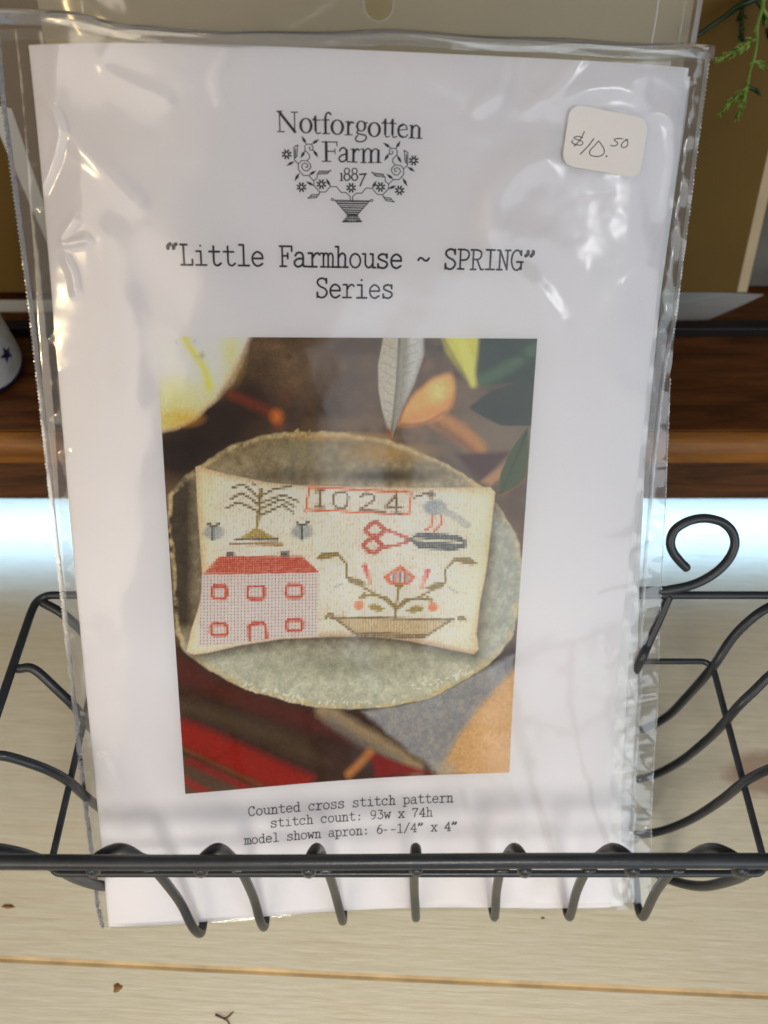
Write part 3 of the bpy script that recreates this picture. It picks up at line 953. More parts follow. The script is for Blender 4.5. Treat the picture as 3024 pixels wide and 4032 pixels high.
# slab-serif typewriter letters: advance 60, x-height 56, capitals 82
S_ = 's'
L_ = 'l'
GL = {
    'L': [(L_, [(20, 0), (20, 82)]), (L_, [(8, 82), (34, 82)]), (L_, [(8, 0), (53, 0), (53, 22)])],
    'i': [(L_, [(29, 78), (31, 78)]), (L_, [(13, 56), (31, 56), (31, 0)]), (L_, [(10, 0), (52, 0)])],
    't': [(L_, [(25, 78), (25, 14)]), (S_, [(25, 16), (29, 4), (41, 0), (53, 9)]), (L_, [(8, 56), (48, 56)])],
    'l': [(L_, [(14, 84), (31, 84), (31, 0)]), (L_, [(10, 0), (52, 0)])],
    'e': [(L_, [(10, 30), (50, 30)]), (S_, [(50, 30), (47, 46), (30, 57), (14, 46), (9, 28), (15, 8), (31, -1), (49, 9)])],
    'F': [(L_, [(16, 0), (16, 82)]), (L_, [(6, 0), (32, 0)]), (L_, [(6, 82), (54, 82), (54, 62)]), (L_, [(16, 43), (38, 43)]), (L_, [(38, 54), (38, 32)])],
    'a': [(S_, [(12, 44), (21, 56), (36, 56), (43, 43), (43, 12), (47, 1), (57, 1)]), (S_, [(42, 32), (24, 32), (10, 22), (10, 8), (20, -1), (34, 3), (42, 13)])],
    'r': [(L_, [(8, 56), (24, 56), (24, 0)]), (L_, [(6, 0), (42, 0)]), (S_, [(24, 34), (33, 50), (45, 57), (54, 50)])],
    'm': [(L_, [(2, 56), (13, 56), (13, 0)]), (L_, [(2, 0), (20, 0)]), (S_, [(13, 42), (20, 55), (28, 55), (32, 44), (32, 20), (32, 0)]), (L_, [(27, 0), (38, 0)]), (S_, [(32, 44), (38, 55), (46, 55), (51, 44), (51, 20), (51, 0)]), (L_, [(45, 0), (59, 0)])],
    'h': [(L_, [(6, 84), (17, 84), (17, 0)]), (L_, [(6, 0), (28, 0)]), (S_, [(17, 38), (26, 53), (36, 57), (45, 46), (45, 22), (45, 0)]), (L_, [(36, 0), (56, 0)])],
    'n': [(L_, [(6, 56), (17, 56), (17, 0)]), (L_, [(6, 0), (28, 0)]), (S_, [(17, 38), (26, 53), (36, 57), (45, 46), (45, 22), (45, 0)]), (L_, [(36, 0), (56, 0)])],
    'o': [('c', [(51, 28), (45, 48), (30, 57), (15, 48), (9, 28), (15, 8), (30, -1), (45, 8)])],
    'u': [(L_, [(4, 56), (15, 56)]), (S_, [(15, 56), (15, 30), (16, 12), (26, 0), (38, 4), (46, 18)]), (L_, [(35, 56), (46, 56), (46, 0), (57, 0)])],
    's': [(S_, [(47, 44), (42, 54), (28, 57), (15, 50), (14, 39), (28, 31), (44, 24), (49, 13), (40, 1), (26, -1), (14, 4), (11, 14)]), (L_, [(47, 57), (47, 41)]), (L_, [(11, -1), (11, 16)])],
    '~': [(S_, [(8, 34), (16, 44), (26, 42), (36, 34), (46, 34), (53, 44)])],
    'S': [(S_, [(49, 66), (43, 79), (29, 83), (14, 75), (12, 60), (24, 47), (42, 38), (51, 22), (43, 5), (28, -1), (14, 5), (10, 20)]), (L_, [(49, 82), (49, 62)]), (L_, [(10, 0), (10, 22)])],
    'P': [(L_, [(16, 0), (16, 82)]), (L_, [(6, 0), (32, 0)]), (L_, [(6, 82), (32, 82)]), (S_, [(32, 82), (47, 76), (52, 60), (46, 44), (32, 38), (16, 38)])],
    'R': [(L_, [(14, 0), (14, 82)]), (L_, [(4, 0), (26, 0)]), (L_, [(4, 82), (30, 82)]), (S_, [(30, 82), (44, 76), (48, 62), (42, 47), (30, 42), (14, 42)]), (L_, [(30, 42), (47, 0), (58, 0)])],
    'I': [(L_, [(30, 0), (30, 82)]), (L_, [(12, 0), (48, 0)]), (L_, [(12, 82), (48, 82)])],
    'N': [(L_, [(3, 82), (14, 82), (46, 0), (46, 82)]), (L_, [(36, 82), (58, 82)]), (L_, [(14, 82), (14, 0)]), (L_, [(3, 0), (25, 0)])],
    'G': [(S_, [(48, 64), (39, 79), (27, 83), (13, 70), (8, 42), (14, 13), (28, -1), (42, 4), (50, 16)]), (L_, [(48, 82), (48, 62)]), (L_, [(31, 34), (57, 34)]), (L_, [(50, 34), (50, 2)])],
    '\u201c': [('b', [(26, 84), (17, 76), (16, 66)]), ('b', [(48, 84), (39, 76), (38, 66)])],
    '\u201d': [('b', [(20, 80), (20, 70), (11, 60)]), ('b', [(42, 80), (42, 70), (33, 60)])],
    'C': [(S_, [(48, 62), (39, 79), (27, 83), (13, 70), (8, 42), (14, 13), (28, -1), (42, 4), (51, 17)]), (L_, [(48, 82), (48, 60)])],
    'c': [(S_, [(47, 40), (40, 54), (27, 57), (14, 46), (9, 28), (15, 8), (30, -1), (48, 9)]), (L_, [(47, 56), (47, 40)])],
    'd': [(L_, [(34, 84), (45, 84), (45, 0), (57, 0)]), ('c', [(45, 28), (41, 47), (28, 57), (14, 48), (9, 28), (14, 8), (28, -1), (41, 9)])],
    'p': [(L_, [(3, 56), (15, 56), (15, -24)]), (L_, [(3, -24), (28, -24)]), ('c', [(52, 28), (46, 48), (32, 57), (19, 48), (15, 28), (19, 8), (32, -1), (46, 8)])],
    'w': [(L_, [(2, 56), (17, 56)]), (L_, [(43, 56), (58, 56)]), (L_, [(8, 56), (18, 0), (30, 42), (42, 0), (52, 56)])],
    'x': [(L_, [(12, 56), (48, 0)]), (L_, [(48, 56), (12, 0)]), (L_, [(5, 56), (22, 56)]), (L_, [(38, 56), (55, 56)]), (L_, [(5, 0), (22, 0)]), (L_, [(38, 0), (55, 0)])],
    ':': [('b', [(30, 46), (30, 43)]), ('b', [(30, 7), (30, 4)])],
    '9': [('c', [(48, 56), (43, 74), (30, 82), (16, 74), (11, 56), (17, 38), (30, 33), (43, 40)]), (S_, [(48, 56), (46, 28), (36, 8), (18, 0)])],
    '3': [(L_, [(12, 80), (46, 80), (28, 48)]), (S_, [(28, 48), (44, 42), (50, 24), (42, 6), (26, -1), (10, 9)])],
    '7': [(L_, [(11, 66), (11, 80), (50, 80)]), (S_, [(50, 80), (36, 50), (27, 24), (25, 0)])],
    '4': [(L_, [(40, 0), (40, 82), (8, 24), (53, 24)]), (L_, [(28, 0), (52, 0)])],
    '6': [('c', [(50, 26), (45, 42), (32, 49), (18, 42), (12, 26), (17, 8), (31, -1), (45, 8)]), (S_, [(12, 26), (16, 54), (28, 74), (44, 82)])],
    '-': [(L_, [(10, 30), (32, 30)])],
    '=': [(L_, [(14, 30), (46, 30)])],
    '1': [(L_, [(14, 72), (31, 82), (31, 0)]), (L_, [(12, 0), (50, 0)])],
    '/': [(L_, [(10, -8), (50, 90)])],
}


def write(inkobj, text, x, y, adv, weight=7.0, slope=0.0, rng=None):
    sc = adv / 60.0
    rng = rng or random.Random(3)
    for ci, ch in enumerate(text):
        if ch == ' ':
            continue
        ox = x + ci * adv
        oy = y + slope * (ci * adv) + rng.uniform(-0.6, 0.6) * sc
        ww = weight * rng.uniform(0.93, 1.1)
        for kind, pts in GL[ch]:
            P = [(ox + (30 + (px - 30) * 1.07) * sc, oy + py * sc) for px, py in pts]
            if kind == 'l':
                inkobj.stroke(P, ww * sc)
            elif kind == 's':
                inkobj.stroke(P, ww * sc, smooth=True)
            elif kind == 'c':
                inkobj.stroke(P, ww * sc, smooth=True, closed=True)
            else:
                inkobj.stroke(P, ww * sc * 1.75, smooth=len(P) > 2)
    return


INK_OFF = 0.07
on_cover = lambda x, y: sheet(x, y, np.full(len(x), INK_OFF))
ident = lambda V: V
# title: two lines
ti = Ink()
write(ti, '\u201cLittle Farmhouse ~ SPRING\u201d', -44.1, 65.05, 3.085, 8.6)
title2_x = -45.38 + 0.050994 * 664 + 0.0003145 * 302
write(ti, 'Series', title2_x, 58.5, 2.98, 8.6)
ti.build('title_lettering', ident, on_cover, ink, booklet, KO)
# caption: three lines
cp = Ink()


def cap_xy(px, py):
    return (0.0421151 * px - 0.0003796 * py - 36.50356, -0.0030261 * px - 0.0468436 * py - 66.22477)


def caption(text, p0, p1):
    (x0, y0), (x1, y1) = cap_xy(*p0), cap_xy(*p1)
    adv = (x1 - x0) / len(text)
    write(cp, text, x0, (y0 + y1) / 2, adv, 8.2)


caption('Counted cross stitch pattern', (132, 225), (1468, 115))
caption('stitch count: 93w x 74h', (270, 302), (1333, 215))
caption('model shown apron: 6-=1/4\u201d x 4\u201d', (102, 410), (1502, 300))
cp.build('caption_lettering', ident, on_cover, ink, booklet, KO)

# emblem: name, date, vines and basket (drawn in its own units, then laid on the cover)
em = Ink()


def ln(*pts, w=10):
    em.stroke(list(pts), w)


def cv(*pts, w=10, closed=False):
    em.stroke(list(pts), w, smooth=True, closed=closed)


# N
ln((145, 108), (145, 300), w=11); ln((142, 112), (292, 306), w=27); ln((290, 118), (290, 312), w=11)
ln((120, 106), (168, 106), w=11); ln((258, 115), (320, 115), w=11); ln((120, 303), (188, 303), w=11)
em.ring(400, 244, (66, 76), (38, 64))
ln((492, 160), (495, 292), w=24); cv((495, 285), (505, 318), (542, 314), w=13); ln((464, 189), (542, 189), w=11); ln((498, 148), (470, 186), w=9)
ln((592, 315), (592, 165), w=24); cv((592, 172), (600, 132), (626, 117), (646, 136), w=17); ln((556, 188), (628, 188), w=11); ln((562, 321), (632, 321), w=11)
em.ring(708, 258, (68, 76), (40, 64))
ln((816, 205), (816, 325), w=24); ln((786, 331), (856, 331), w=11); ln((788, 207), (816, 203), w=10); cv((824, 238), (842, 208), (868, 214), w=18)
em.ring(944, 246, (52, 54), (28, 44)); ln((980, 214), (1004, 214), w=13); cv((914, 290), (902, 312), (940, 326), (984, 336), (996, 366), (962, 396), (908, 396), (888, 368), (912, 336), w=14)
em.ring(1075, 280, (67, 74), (39, 62))
ln((1184, 185), (1184, 322), w=24); cv((1184, 315), (1194, 350), (1226, 344), w=12); ln((1150, 216), (1292, 220), w=11); ln((1190, 172), (1160, 212), w=9)
ln((1257, 185), (1257, 325), w=24); cv((1257, 318), (1267, 354), (1300, 346), w=12); ln((1262, 174), (1236, 214), w=9)
ln((1312, 284), (1404, 276), w=10); cv((1404, 276), (1392, 240), (1360, 226), w=12); cv((1362, 227), (1326, 250), (1316, 292), (1330, 334), (1362, 352), w=23); cv((1362, 352), (1388, 350), (1410, 328), w=12)
ln((1452, 242), (1452, 352), w=25); ln((1426, 360), (1482, 361), w=11); ln((1428, 238), (1452, 238), w=10); cv((1458, 268), (1480, 240), (1506, 240), (1524, 264), w=15); ln((1526, 262), (1526, 354), w=25); ln((1500, 363), (1557, 364), w=11)
# Farm
ln((597, 404), (597, 588), w=27); ln((555, 594), (642, 595), w=11); ln((556, 402), (708, 403), w=11); ln((702, 404), (705, 442), w=10); ln((608, 494), (682, 495), w=11); ln((684, 472), (685, 520), w=9)
cv((730, 492), (746, 466), (778, 460), (798, 486), w=16); ln((800, 484), (800, 572), w=25); cv((800, 568), (808, 598), (832, 596), w=12); cv((796, 520), (748, 536), (724, 566), (742, 596), (774, 594), (798, 572), w=16)
ln((868, 474), (868, 595), w=25); ln((836, 601), (906, 602), w=11); ln((842, 474), (868, 470), w=10); cv((878, 506), (898, 474), (926, 482), w=18)
for xs in (970, 1045, 1119):
    ln((xs, 486), (xs, 600), w=25); ln((xs - 27, 606), (xs + 29, 607), w=11)
ln((942, 474), (970, 470), w=10); cv((978, 506), (1000, 472), (1026, 470), (1044, 496), w=13); cv((1052, 508), (1074, 474), (1100, 472), (1118, 496), w=13)
# 1887
ln((748, 716), (748, 785), w=15); ln((733, 718), (748, 714), w=9); ln((733, 789), (764, 789), w=9)
for xc in (803, 880):
    em.ring(xc, 692, (31, 34), (19, 24)); em.ring(xc, 754, (37, 40), (22, 28))
ln((930, 726), (996, 720), w=17); ln((990, 724), (966, 772), (936, 842), w=14)
# daisies
for (dx, dy) in [(205, 525), (345, 855), (545, 825), (845, 862), (1143, 855), (1340, 890), (1478, 585)]:
    for k in range(8):
        a = math.pi / 8 + k * math.pi / 4
        ln((dx + 20 * math.cos(a), dy + 20 * math.sin(a)), (dx + 45 * math.cos(a), dy + 46 * math.sin(a)), w=17)
VINE = [
    [(835, 995), (835, 950), (795, 912), (742, 908), (697, 850), (635, 850), (585, 905), (530, 905), (470, 840), (468, 790), (420, 738), (365, 735), (318, 680), (318, 620), (350, 588), (405, 588), (440, 625), (440, 660), (410, 690), (375, 688), (350, 655), (358, 625), (385, 612), (415, 632), (405, 658), (388, 648)],
    [(405, 588), (432, 560), (430, 530), (388, 485), (385, 450), (400, 425), (450, 425), (468, 450), (462, 485), (440, 484), (428, 462), (442, 452)],
    [(318, 620), (280, 580), (278, 455), (314, 432), (320, 442)], [(292, 470), (292, 556)], [(314, 432), (306, 545), (280, 566)],
    [(470, 790), (505, 762), (505, 728), (528, 692), (640, 692)], [(505, 722), (604, 720), (642, 680)], [(526, 706), (618, 706)],
    [(530, 905), (494, 962), (420, 968), (404, 962)], [(525, 928), (446, 932), (412, 972)], [(508, 946), (432, 950)],
]
LEAF = [((400, 424), (357, 345)), ((452, 424), (528, 378)), ((388, 488), (342, 562)), ((466, 478), (516, 556)), ((280, 596), (203, 636)), ((326, 712), (278, 792)), ((420, 736), (492, 688)), ((470, 840), (393, 798)), ((636, 850), (594, 768))]


def mirror(p):
    x, y = p
    x2 = 1695 - x
    return (x2, y + 0.047 * (x2 - x))


def lens(t):
    return 0.25 + 0.75 * max(0.0, math.sin(math.pi * min(1, max(0, (t - 0.12) / 0.76)))) if 0.12 < t < 0.88 else 0.25


for mir in (False, True):
    f = mirror if mir else (lambda p: p)
    for path in VINE:
        P = [np.array(f(p)) for p in path]
        em.stroke(P, 8.5)
    for a, b in LEAF:
        a, b = np.array(f(a)), np.array(f(b))
        em.stroke([a + (b - a) * t for t in np.linspace(0, 1, 13)], 27, smooth=True, n=1, wfun=lens)
# basket
em.ring(655, 982, (17, 15), (9, 7)); em.ring(1054, 993, (17, 15), (9, 7))
ln((672, 989), (1037, 998), w=9); ln((680, 990), (808, 1142), w=8); ln((1034, 998), (906, 1144), w=8)
for (y, xa, xb, w) in [(1002, 690, 1022, 9), (1022, 708, 1006, 15), (1045, 728, 984, 11), (1066, 745, 968, 14), (1090, 765, 946, 14), (1112, 784, 928, 14), (1133, 800, 912, 15)]:
    ln((xa, y), (xb, y + 6), w=w)
for k, y in enumerate([1150, 1165, 1183, 1200, 1214]):
    t = (y - 1144) / 74
    xa, xb = 812 - 58 * t, 904 + 52 * t
    if k in (1, 3):
        step = (xb - xa) / 7
        ln((xa, y), (xa + 2 * step, y), w=12); ln((xb - 2 * step, y), (xb, y), w=12)
        for q in (3.0, 4.2):
            ln((xa + q * step - 4, y), (xa + q * step + 4, y), w=12)
    else:
        ln((xa, y), (xb, y), w=13)
em.build('farm_emblem', affine([[0.0215045, 0.0005714], [0.0001311, -0.0197507], [-21.73484, 98.16355]]), on_cover, ink, booklet, KO)

# ------------------------------------------------------------------ the printed picture: a fine grid with printed colours
PX0, PX1, PY0, PY1 = -0.6725 * 70, 0.5821 * 70, -0.6313 * 108, 0.4592 * 108
GW, GH = 600, 705
s_ = np.linspace(0, 1, GW)
t_ = np.linspace(0, 1, GH)
SS, TT = np.meshgrid(s_, t_)
# the picture was designed in its own drawing units (a slightly keystoned frame)
src = np.array([(0, 0), (1, 0), (1, 1), (0, 1)], float)
dst = np.array([(6, 33), (1632, 33), (1523, 1863), (145, 1973)], float)
A = []
for (a, b), (x, y) in zip(src, dst):
    A.append([a, b, 1, 0, 0, 0, -x * a, -x * b, x])
    A.append([0, 0, 0, a, b, 1, -y * a, -y * b, y])
A = np.array(A)
hcoef = np.linalg.solve(A[:, :8], A[:, 8])
den = hcoef[6] * SS + hcoef[7] * TT + 1
QX = (hcoef[0] * SS + hcoef[1] * TT + hcoef[2]) / den
QY = (hcoef[3] * SS + hcoef[4] * TT + hcoef[5]) / den


def lin(c):
    c = np.array(c, float) / 255.0
    return np.where(c <= 0.04045, c / 12.92, ((c + 0.055) / 1.055) ** 2.4)


def vnoise(scale, seed, ax=1.0, ay=1.0):
    r = np.random.RandomState(seed)
    n = 64
    g = r.rand(n, n)
    x = QX / scale * ax
    y = QY / scale * ay
    xi = np.floor(x).astype(int)
    yi = np.floor(y).astype(int)
    fx = x - xi
    fy = y - yi
    fx = fx * fx * (3 - 2 * fx)
    fy = fy * fy * (3 - 2 * fy)
    a = g[yi % n, xi % n]
    b = g[yi % n, (xi + 1) % n]
    c = g[(yi + 1) % n, xi % n]
    d = g[(yi + 1) % n, (xi + 1) % n]
    return (a * (1 - fx) + b * fx) * (1 - fy) + (c * (1 - fx) + d * fx) * fy


def fbm(scale, seed, oct=4, ax=1.0, ay=1.0):
    o = 0
    amp = 0.5
    tot = 0
    for k in range(oct):
        o = o + amp * vnoise(scale / 2 ** k, seed + k, ax, ay)
        tot += amp
        amp *= 0.55
    return o / tot


IMG = np.zeros((GH, GW, 3))
WX = QX + (fbm(40, 901, 3) - 0.5) * 14
WY = QY + (fbm(40, 951, 3) - 0.5) * 14


def seg_dist(x, y, a, b):
    ax, ay = a
    bx, by = b
    dx, dy = bx - ax, by - ay
    t = np.clip(((x - ax) * dx + (y - ay) * dy) / (dx * dx + dy * dy + 1e-9), 0, 1)
    return np.hypot(x - ax - t * dx, y - ay - t * dy)


def poly_sd(pts, warp=False):
    x, y = (SX, SY) if TRACK else ((WX, WY) if warp else (QX, QY))
    inside = np.zeros(x.shape, bool)
    d = np.full(x.shape, 1e9)
    n = len(pts)
    for i in range(n):
        a, b = pts[i], pts[(i + 1) % n]
        d = np.minimum(d, seg_dist(x, y, a, b))
        cond = (a[1] > y) != (b[1] > y)
        xi = (b[0] - a[0]) * (y - a[1]) / ((b[1] - a[1]) if b[1] != a[1] else 1e-9) + a[0]
        inside ^= cond & (x < xi)
    return np.where(inside, -d, d)


def mask_of(sd, blur):
    return np.clip(0.5 - sd / (2 * blur), 0, 1) ** 1.0


TRACK = False


def blend(m, c):
    global IMG
    c = lin(c) if np.ndim(c) == 1 or isinstance(c, tuple) else c
    IMG = IMG * (1 - m[..., None]) + c * m[..., None]


def pfill(pts, c, blur=3.0, smooth=False, warp=False, alpha=1.0):
    P = [tuple(p) for p in (catmull(pts, 4, True) if smooth else pts)]
    m = mask_of(poly_sd(P, warp), blur) * alpha
    blend(m, c)
    if TRACK:
        np.maximum(MOTIF, m, out=MOTIF)
    return m


def pline(pts, w, c, blur=2.0, smooth=False, alpha=1.0, warp=False):
    P = [tuple(p) for p in (catmull(pts, 4) if smooth else pts)]
    x, y = (SX, SY) if TRACK else ((WX, WY) if warp else (QX, QY))
    if TRACK:
        w, blur = max(w, 9.5) + 0.5, 2.2
    d = np.full(QX.shape, 1e9)
    for a, b in zip(P[:-1], P[1:]):
        d = np.minimum(d, seg_dist(x, y, a, b))
    m = np.clip(0.5 - (d - w / 2) / (2 * blur), 0, 1) * alpha
    blend(m, c)
    if TRACK:
        np.maximum(MOTIF, m, out=MOTIF)
    return m


def pspot(cx, cy, rx, ry, c, soft=0.5, alpha=1.0):
    x, y = (SX, SY) if TRACK else (QX, QY)
    r = np.hypot((x - cx) / rx, (y - cy) / ry)
    m = np.clip((1 - r) / soft, 0, 1) * alpha
    blend(m, c)
    if TRACK:
        np.maximum(MOTIF, m, out=MOTIF)
    return m


def shade(f):
    global IMG
    IMG = IMG * f[..., None]


# out-of-focus ground
n1 = fbm(150, 1, 4)
n2 = fbm(60, 20, 4)
base = lin((72, 54, 38))[None, None] * (1 - n1[..., None]) + lin((122, 98, 68))[None, None] * n1[..., None]
IMG = base * (0.65 + 0.7 * n2[..., None])
r_b = random.Random(77)
for _k in range(46):
    pspot(r_b.uniform(380, 1350), r_b.uniform(40, 430), r_b.uniform(18, 70), r_b.uniform(12, 40), r_b.choice([(134, 104, 74), (58, 40, 26), (104, 80, 62), (150, 116, 80), (46, 34, 26)]), 0.9, r_b.uniform(0.25, 0.6))
pspot(250, 420, 330, 260, (44, 24, 14), 0.7, 0.95)
pspot(100, 540, 200, 130, (34, 20, 14), 0.6, 0.85)
pspot(430, 300, 200, 200, (50, 28, 16), 0.8, 0.8)
pspot(700, 160, 300, 150, (112, 90, 66), 0.9, 0.45)
pspot(620, 350, 220, 90, (74, 52, 34), 0.8, 0.6)
pspot(870, 250, 150, 150, (92, 70, 52), 0.8, 0.6)
pspot(840, 80, 130, 70, (70, 52, 42), 0.8, 0.5)
pline([(330, 275), (430, 320), (495, 350), (535, 400)], 26, (138, 58, 24), 22, True, 0.8)
pspot(528, 368, 42, 46, (204, 120, 52), 0.9, 0.9)
pspot(570, 285, 45, 60, (110, 70, 42), 0.9, 0.6)
pspot(880, 400, 260, 60, (120, 96, 62), 0.8, 0.7)
pspot(1470, 470, 260, 220, (128, 112, 90), 0.7, 0.85)
pspot(1340, 290, 90, 110, (122, 104, 84), 0.8, 0.7)
# white flower top left
m = pfill([(-40, 0), (420, 0), (395, 90), (345, 205), (275, 292), (180, 372), (110, 420), (-40, 440)], (222, 214, 206), 16, warp=True)
m2 = np.clip((QY - 150) / 260, 0, 1) * m
blend(m2 * 0.85, (226, 182, 92))
pspot(330, 100, 80, 170, (225, 190, 96), 0.9, 0.55)
pspot(120, 380, 120, 50, (222, 168, 76), 0.9, 0.7)
pspot(90, 270, 110, 90, (236, 214, 150), 0.9, 0.6)
pline([(125, 30), (165, 95), (215, 165), (240, 250)], 26, (228, 204, 62), 16, True, 0.9)
pspot(95, 55, 20, 26, (176, 184, 208), 0.8, 0.8)
pspot(172, 52, 24, 22, (176, 184, 206), 0.8, 0.8)
pspot(205, 112, 24, 34, (158, 160, 158), 0.8, 0.8)
pline([(420, 30), (380, 120), (290, 285)], 18, (110, 82, 46), 22, True, 0.6)
# leaves
pfill([(1225, 10), (1392, 10), (1388, 120), (1366, 238), (1318, 180), (1250, 90)], (196, 190, 92), 13)
pline([(1300, 20), (1345, 140), (1364, 225)], 26, (226, 220, 120), 14, True, 0.8)
pline([(1240, 40), (1320, 185)], 14, (122, 116, 56), 9, False, 0.7)
pline([(1205, 372), (1300, 425), (1385, 500)], 76, (176, 128, 74), 16, True)
pline([(1205, 395), (1300, 460), (1370, 520)], 26, (120, 82, 48), 16, True, 0.8)
pfill([(1240, 188), (1272, 190), (1286, 240), (1272, 318), (1205, 378), (1120, 402), (1058, 404), (1052, 388), (1098, 292), (1170, 226)], (220, 164, 98), 13, True)
pspot(1215, 262, 66, 80, (246, 200, 132), 0.9, 0.8)
pline([(1062, 396), (1180, 352), (1268, 300)], 34, (176, 116, 62), 26, True, 0.5)
pline([(1060, 402), (1150, 398), (1240, 350)], 10, (134, 88, 52), 9, True, 0.8)
pfill([(1290, 525), (1522, 512), (1400, 650)], (80, 42, 28), 12)
pfill([(1400, 640), (1540, 530), (1560, 560), (1440, 660)], (170, 134, 96), 10)
pfill([(1392, 0), (1660, 0), (1630, 232), (1500, 224), (1400, 236), (1376, 180)], (46, 58, 38), 12)
pline([(1410, 210), (1500, 160), (1625, 80)], 40, (88, 118, 84), 26, True, 0.8)
pline([(1480, 60), (1620, 130)], 20, (34, 48, 34), 14, False, 0.7)
pfill([(1346, 326), (1440, 252), (1540, 226), (1640, 218), (1630, 402), (1480, 402), (1390, 356)], (52, 58, 34), 4)
pspot(1500, 350, 110, 40, (38, 44, 28), 0.9, 0.7)
pfill([(985, 10), (1150, 10), (1152, 110), (1112, 232), (1062, 340), (1022, 458), (1004, 440), (978, 340), (962, 250), (960, 150)], (150, 146, 134), 3)
pfill([(985, 10), (1046, 10), (1048, 140), (1036, 300), (1016, 440), (978, 340), (962, 250), (960, 150)], (196, 190, 176), 5, alpha=0.65)
pfill([(1090, 10), (1150, 10), (1150, 100), (1110, 225), (1070, 300), (1088, 160)], (206, 206, 206), 14, alpha=0.6)
pline([(1050, 20), (1042, 190), (1030, 330), (1016, 448)], 8, (84, 76, 58), 6, True, 0.8)
for _k in range(9):
    yy_ = 60 + _k * 40
    pline([(1044 - _k * 1.5, yy_ + 26), (975 + _k * 2, yy_ - 4)], 3, (128, 122, 108), 3, False, 0.5)
    pline([(1046 - _k * 1.5, yy_ + 26), (1136 - _k * 9, yy_ - 10)], 3, (120, 116, 104), 3, False, 0.5)
pline([(1004, 425), (1018, 462)], 12, (150, 62, 38), 5)
pfill([(1596, 405), (1600, 520), (1588, 625), (1540, 668), (1474, 698), (1484, 600), (1530, 500)], (72, 84, 38), 3)
pline([(1590, 430), (1540, 560), (1484, 690)], 7, (40, 48, 22), 5, True, 0.8)
pline([(1588, 626), (1540, 670), (1474, 699)], 6, (150, 74, 44), 3, True, 0.8)
# plate
PLATE = [(62, 700), (140, 622), (250, 545), (340, 490), (470, 447), (620, 432), (820, 436), (1000, 466), (1180, 530), (1320, 600), (1420, 668), (1500, 770), (1562, 880), (1580, 1000), (1572, 1150), (1545, 1290), (1460, 1400), (1390, 1450), (1200, 1568), (1000, 1612), (800, 1620), (600, 1590), (400, 1530), (250, 1452), (140, 1370), (98, 1290), (78, 1000), (58, 820)]
sdp = poly_sd(PLATE, True)
mp_ = mask_of(sdp, 4)
npz = fbm(26, 70, 4)
plc = lin((118, 106, 82))[None, None] * (1 - npz[..., None]) + lin((180, 168, 142))[None, None] * npz[..., None]
blend(mp_, plc)
low = np.clip((QY - 1280) / 120, 0, 1) * mp_
blend(low * 0.75, lin((182, 184, 170))[None, None] * (0.75 + 0.5 * npz[..., None]))
rt = np.clip((QX - 1380) / 100, 0, 1) * np.clip((QY - 740) / 100, 0, 1) * mp_
blend(rt * 0.7, lin((168, 174, 166))[None, None] * (0.75 + 0.5 * npz[..., None]))
up_ = np.clip((640 - QY) / 120, 0, 1) * mp_
blend(up_ * 0.6, lin((124, 106, 64))[None, None] * (0.7 + 0.6 * npz[..., None]))
pspot(640, 520, 230, 60, (140, 134, 112), 0.9, 0.6)
pspot(1010, 520, 260, 60, (176, 142, 84), 0.9, 0.7)
pspot(800, 455, 330, 26, (184, 150, 92), 0.9, 0.7)
pspot(1000, 620, 330, 42, (58, 46, 28), 0.8, 0.75)
pspot(560, 625, 260, 60, (70, 58, 36), 0.8, 0.6)
lf = np.clip((215 - QX) / 70, 0, 1) * np.clip((QY - 600) / 60, 0, 1) * np.clip((1330 - QY) / 90, 0, 1) * mp_
blend(lf * 0.85, lin((48, 32, 20))[None, None] * (0.8 + 0.4 * npz[..., None]))
blend(mask_of(np.abs(sdp + 11) - 9, 5) * mp_ * np.clip(npz * 2 - 0.45, 0, 1), (190, 172, 132))
pspot(830, 1420, 520, 90, (112, 108, 84), 0.9, 0.45)
rim_line = mask_of(np.abs(sdp + 1) - 2.0, 2) * np.clip((QX - 1150) / 100, 0, 1) * np.clip((900 - QY) / 100, 0, 1)
blend(rim_line * 0.8, (52, 44, 32))
for (x0, x1, yf, cnt, seed) in [(380, 650, lambda x: 1516 + (x - 380) * 0.24, 26, 5), (1110, 1400, lambda x: 1528 - (x - 1110) * 0.30, 24, 6), (690, 1080, lambda x: 1590 + 8 * math.sin(x), 16, 8), (600, 860, lambda x: 440 + 6 * math.sin(x / 9), 12, 9)]:
    r = random.Random(seed)
    for k in range(cnt):
        x = r.uniform(x0, x1)
        y = yf(x) + r.uniform(-12, 12)
        pline([(x, y), (x + r.uniform(-9, 16), y + r.uniform(-13, 13))], r.uniform(4, 8), (224, 214, 196) if y > 800 else (190, 168, 110), 3, False, 0.85)
pline([(750, 1618), (950, 1620), (1130, 1585)], 5, (56, 46, 36), 3, True, 0.8)
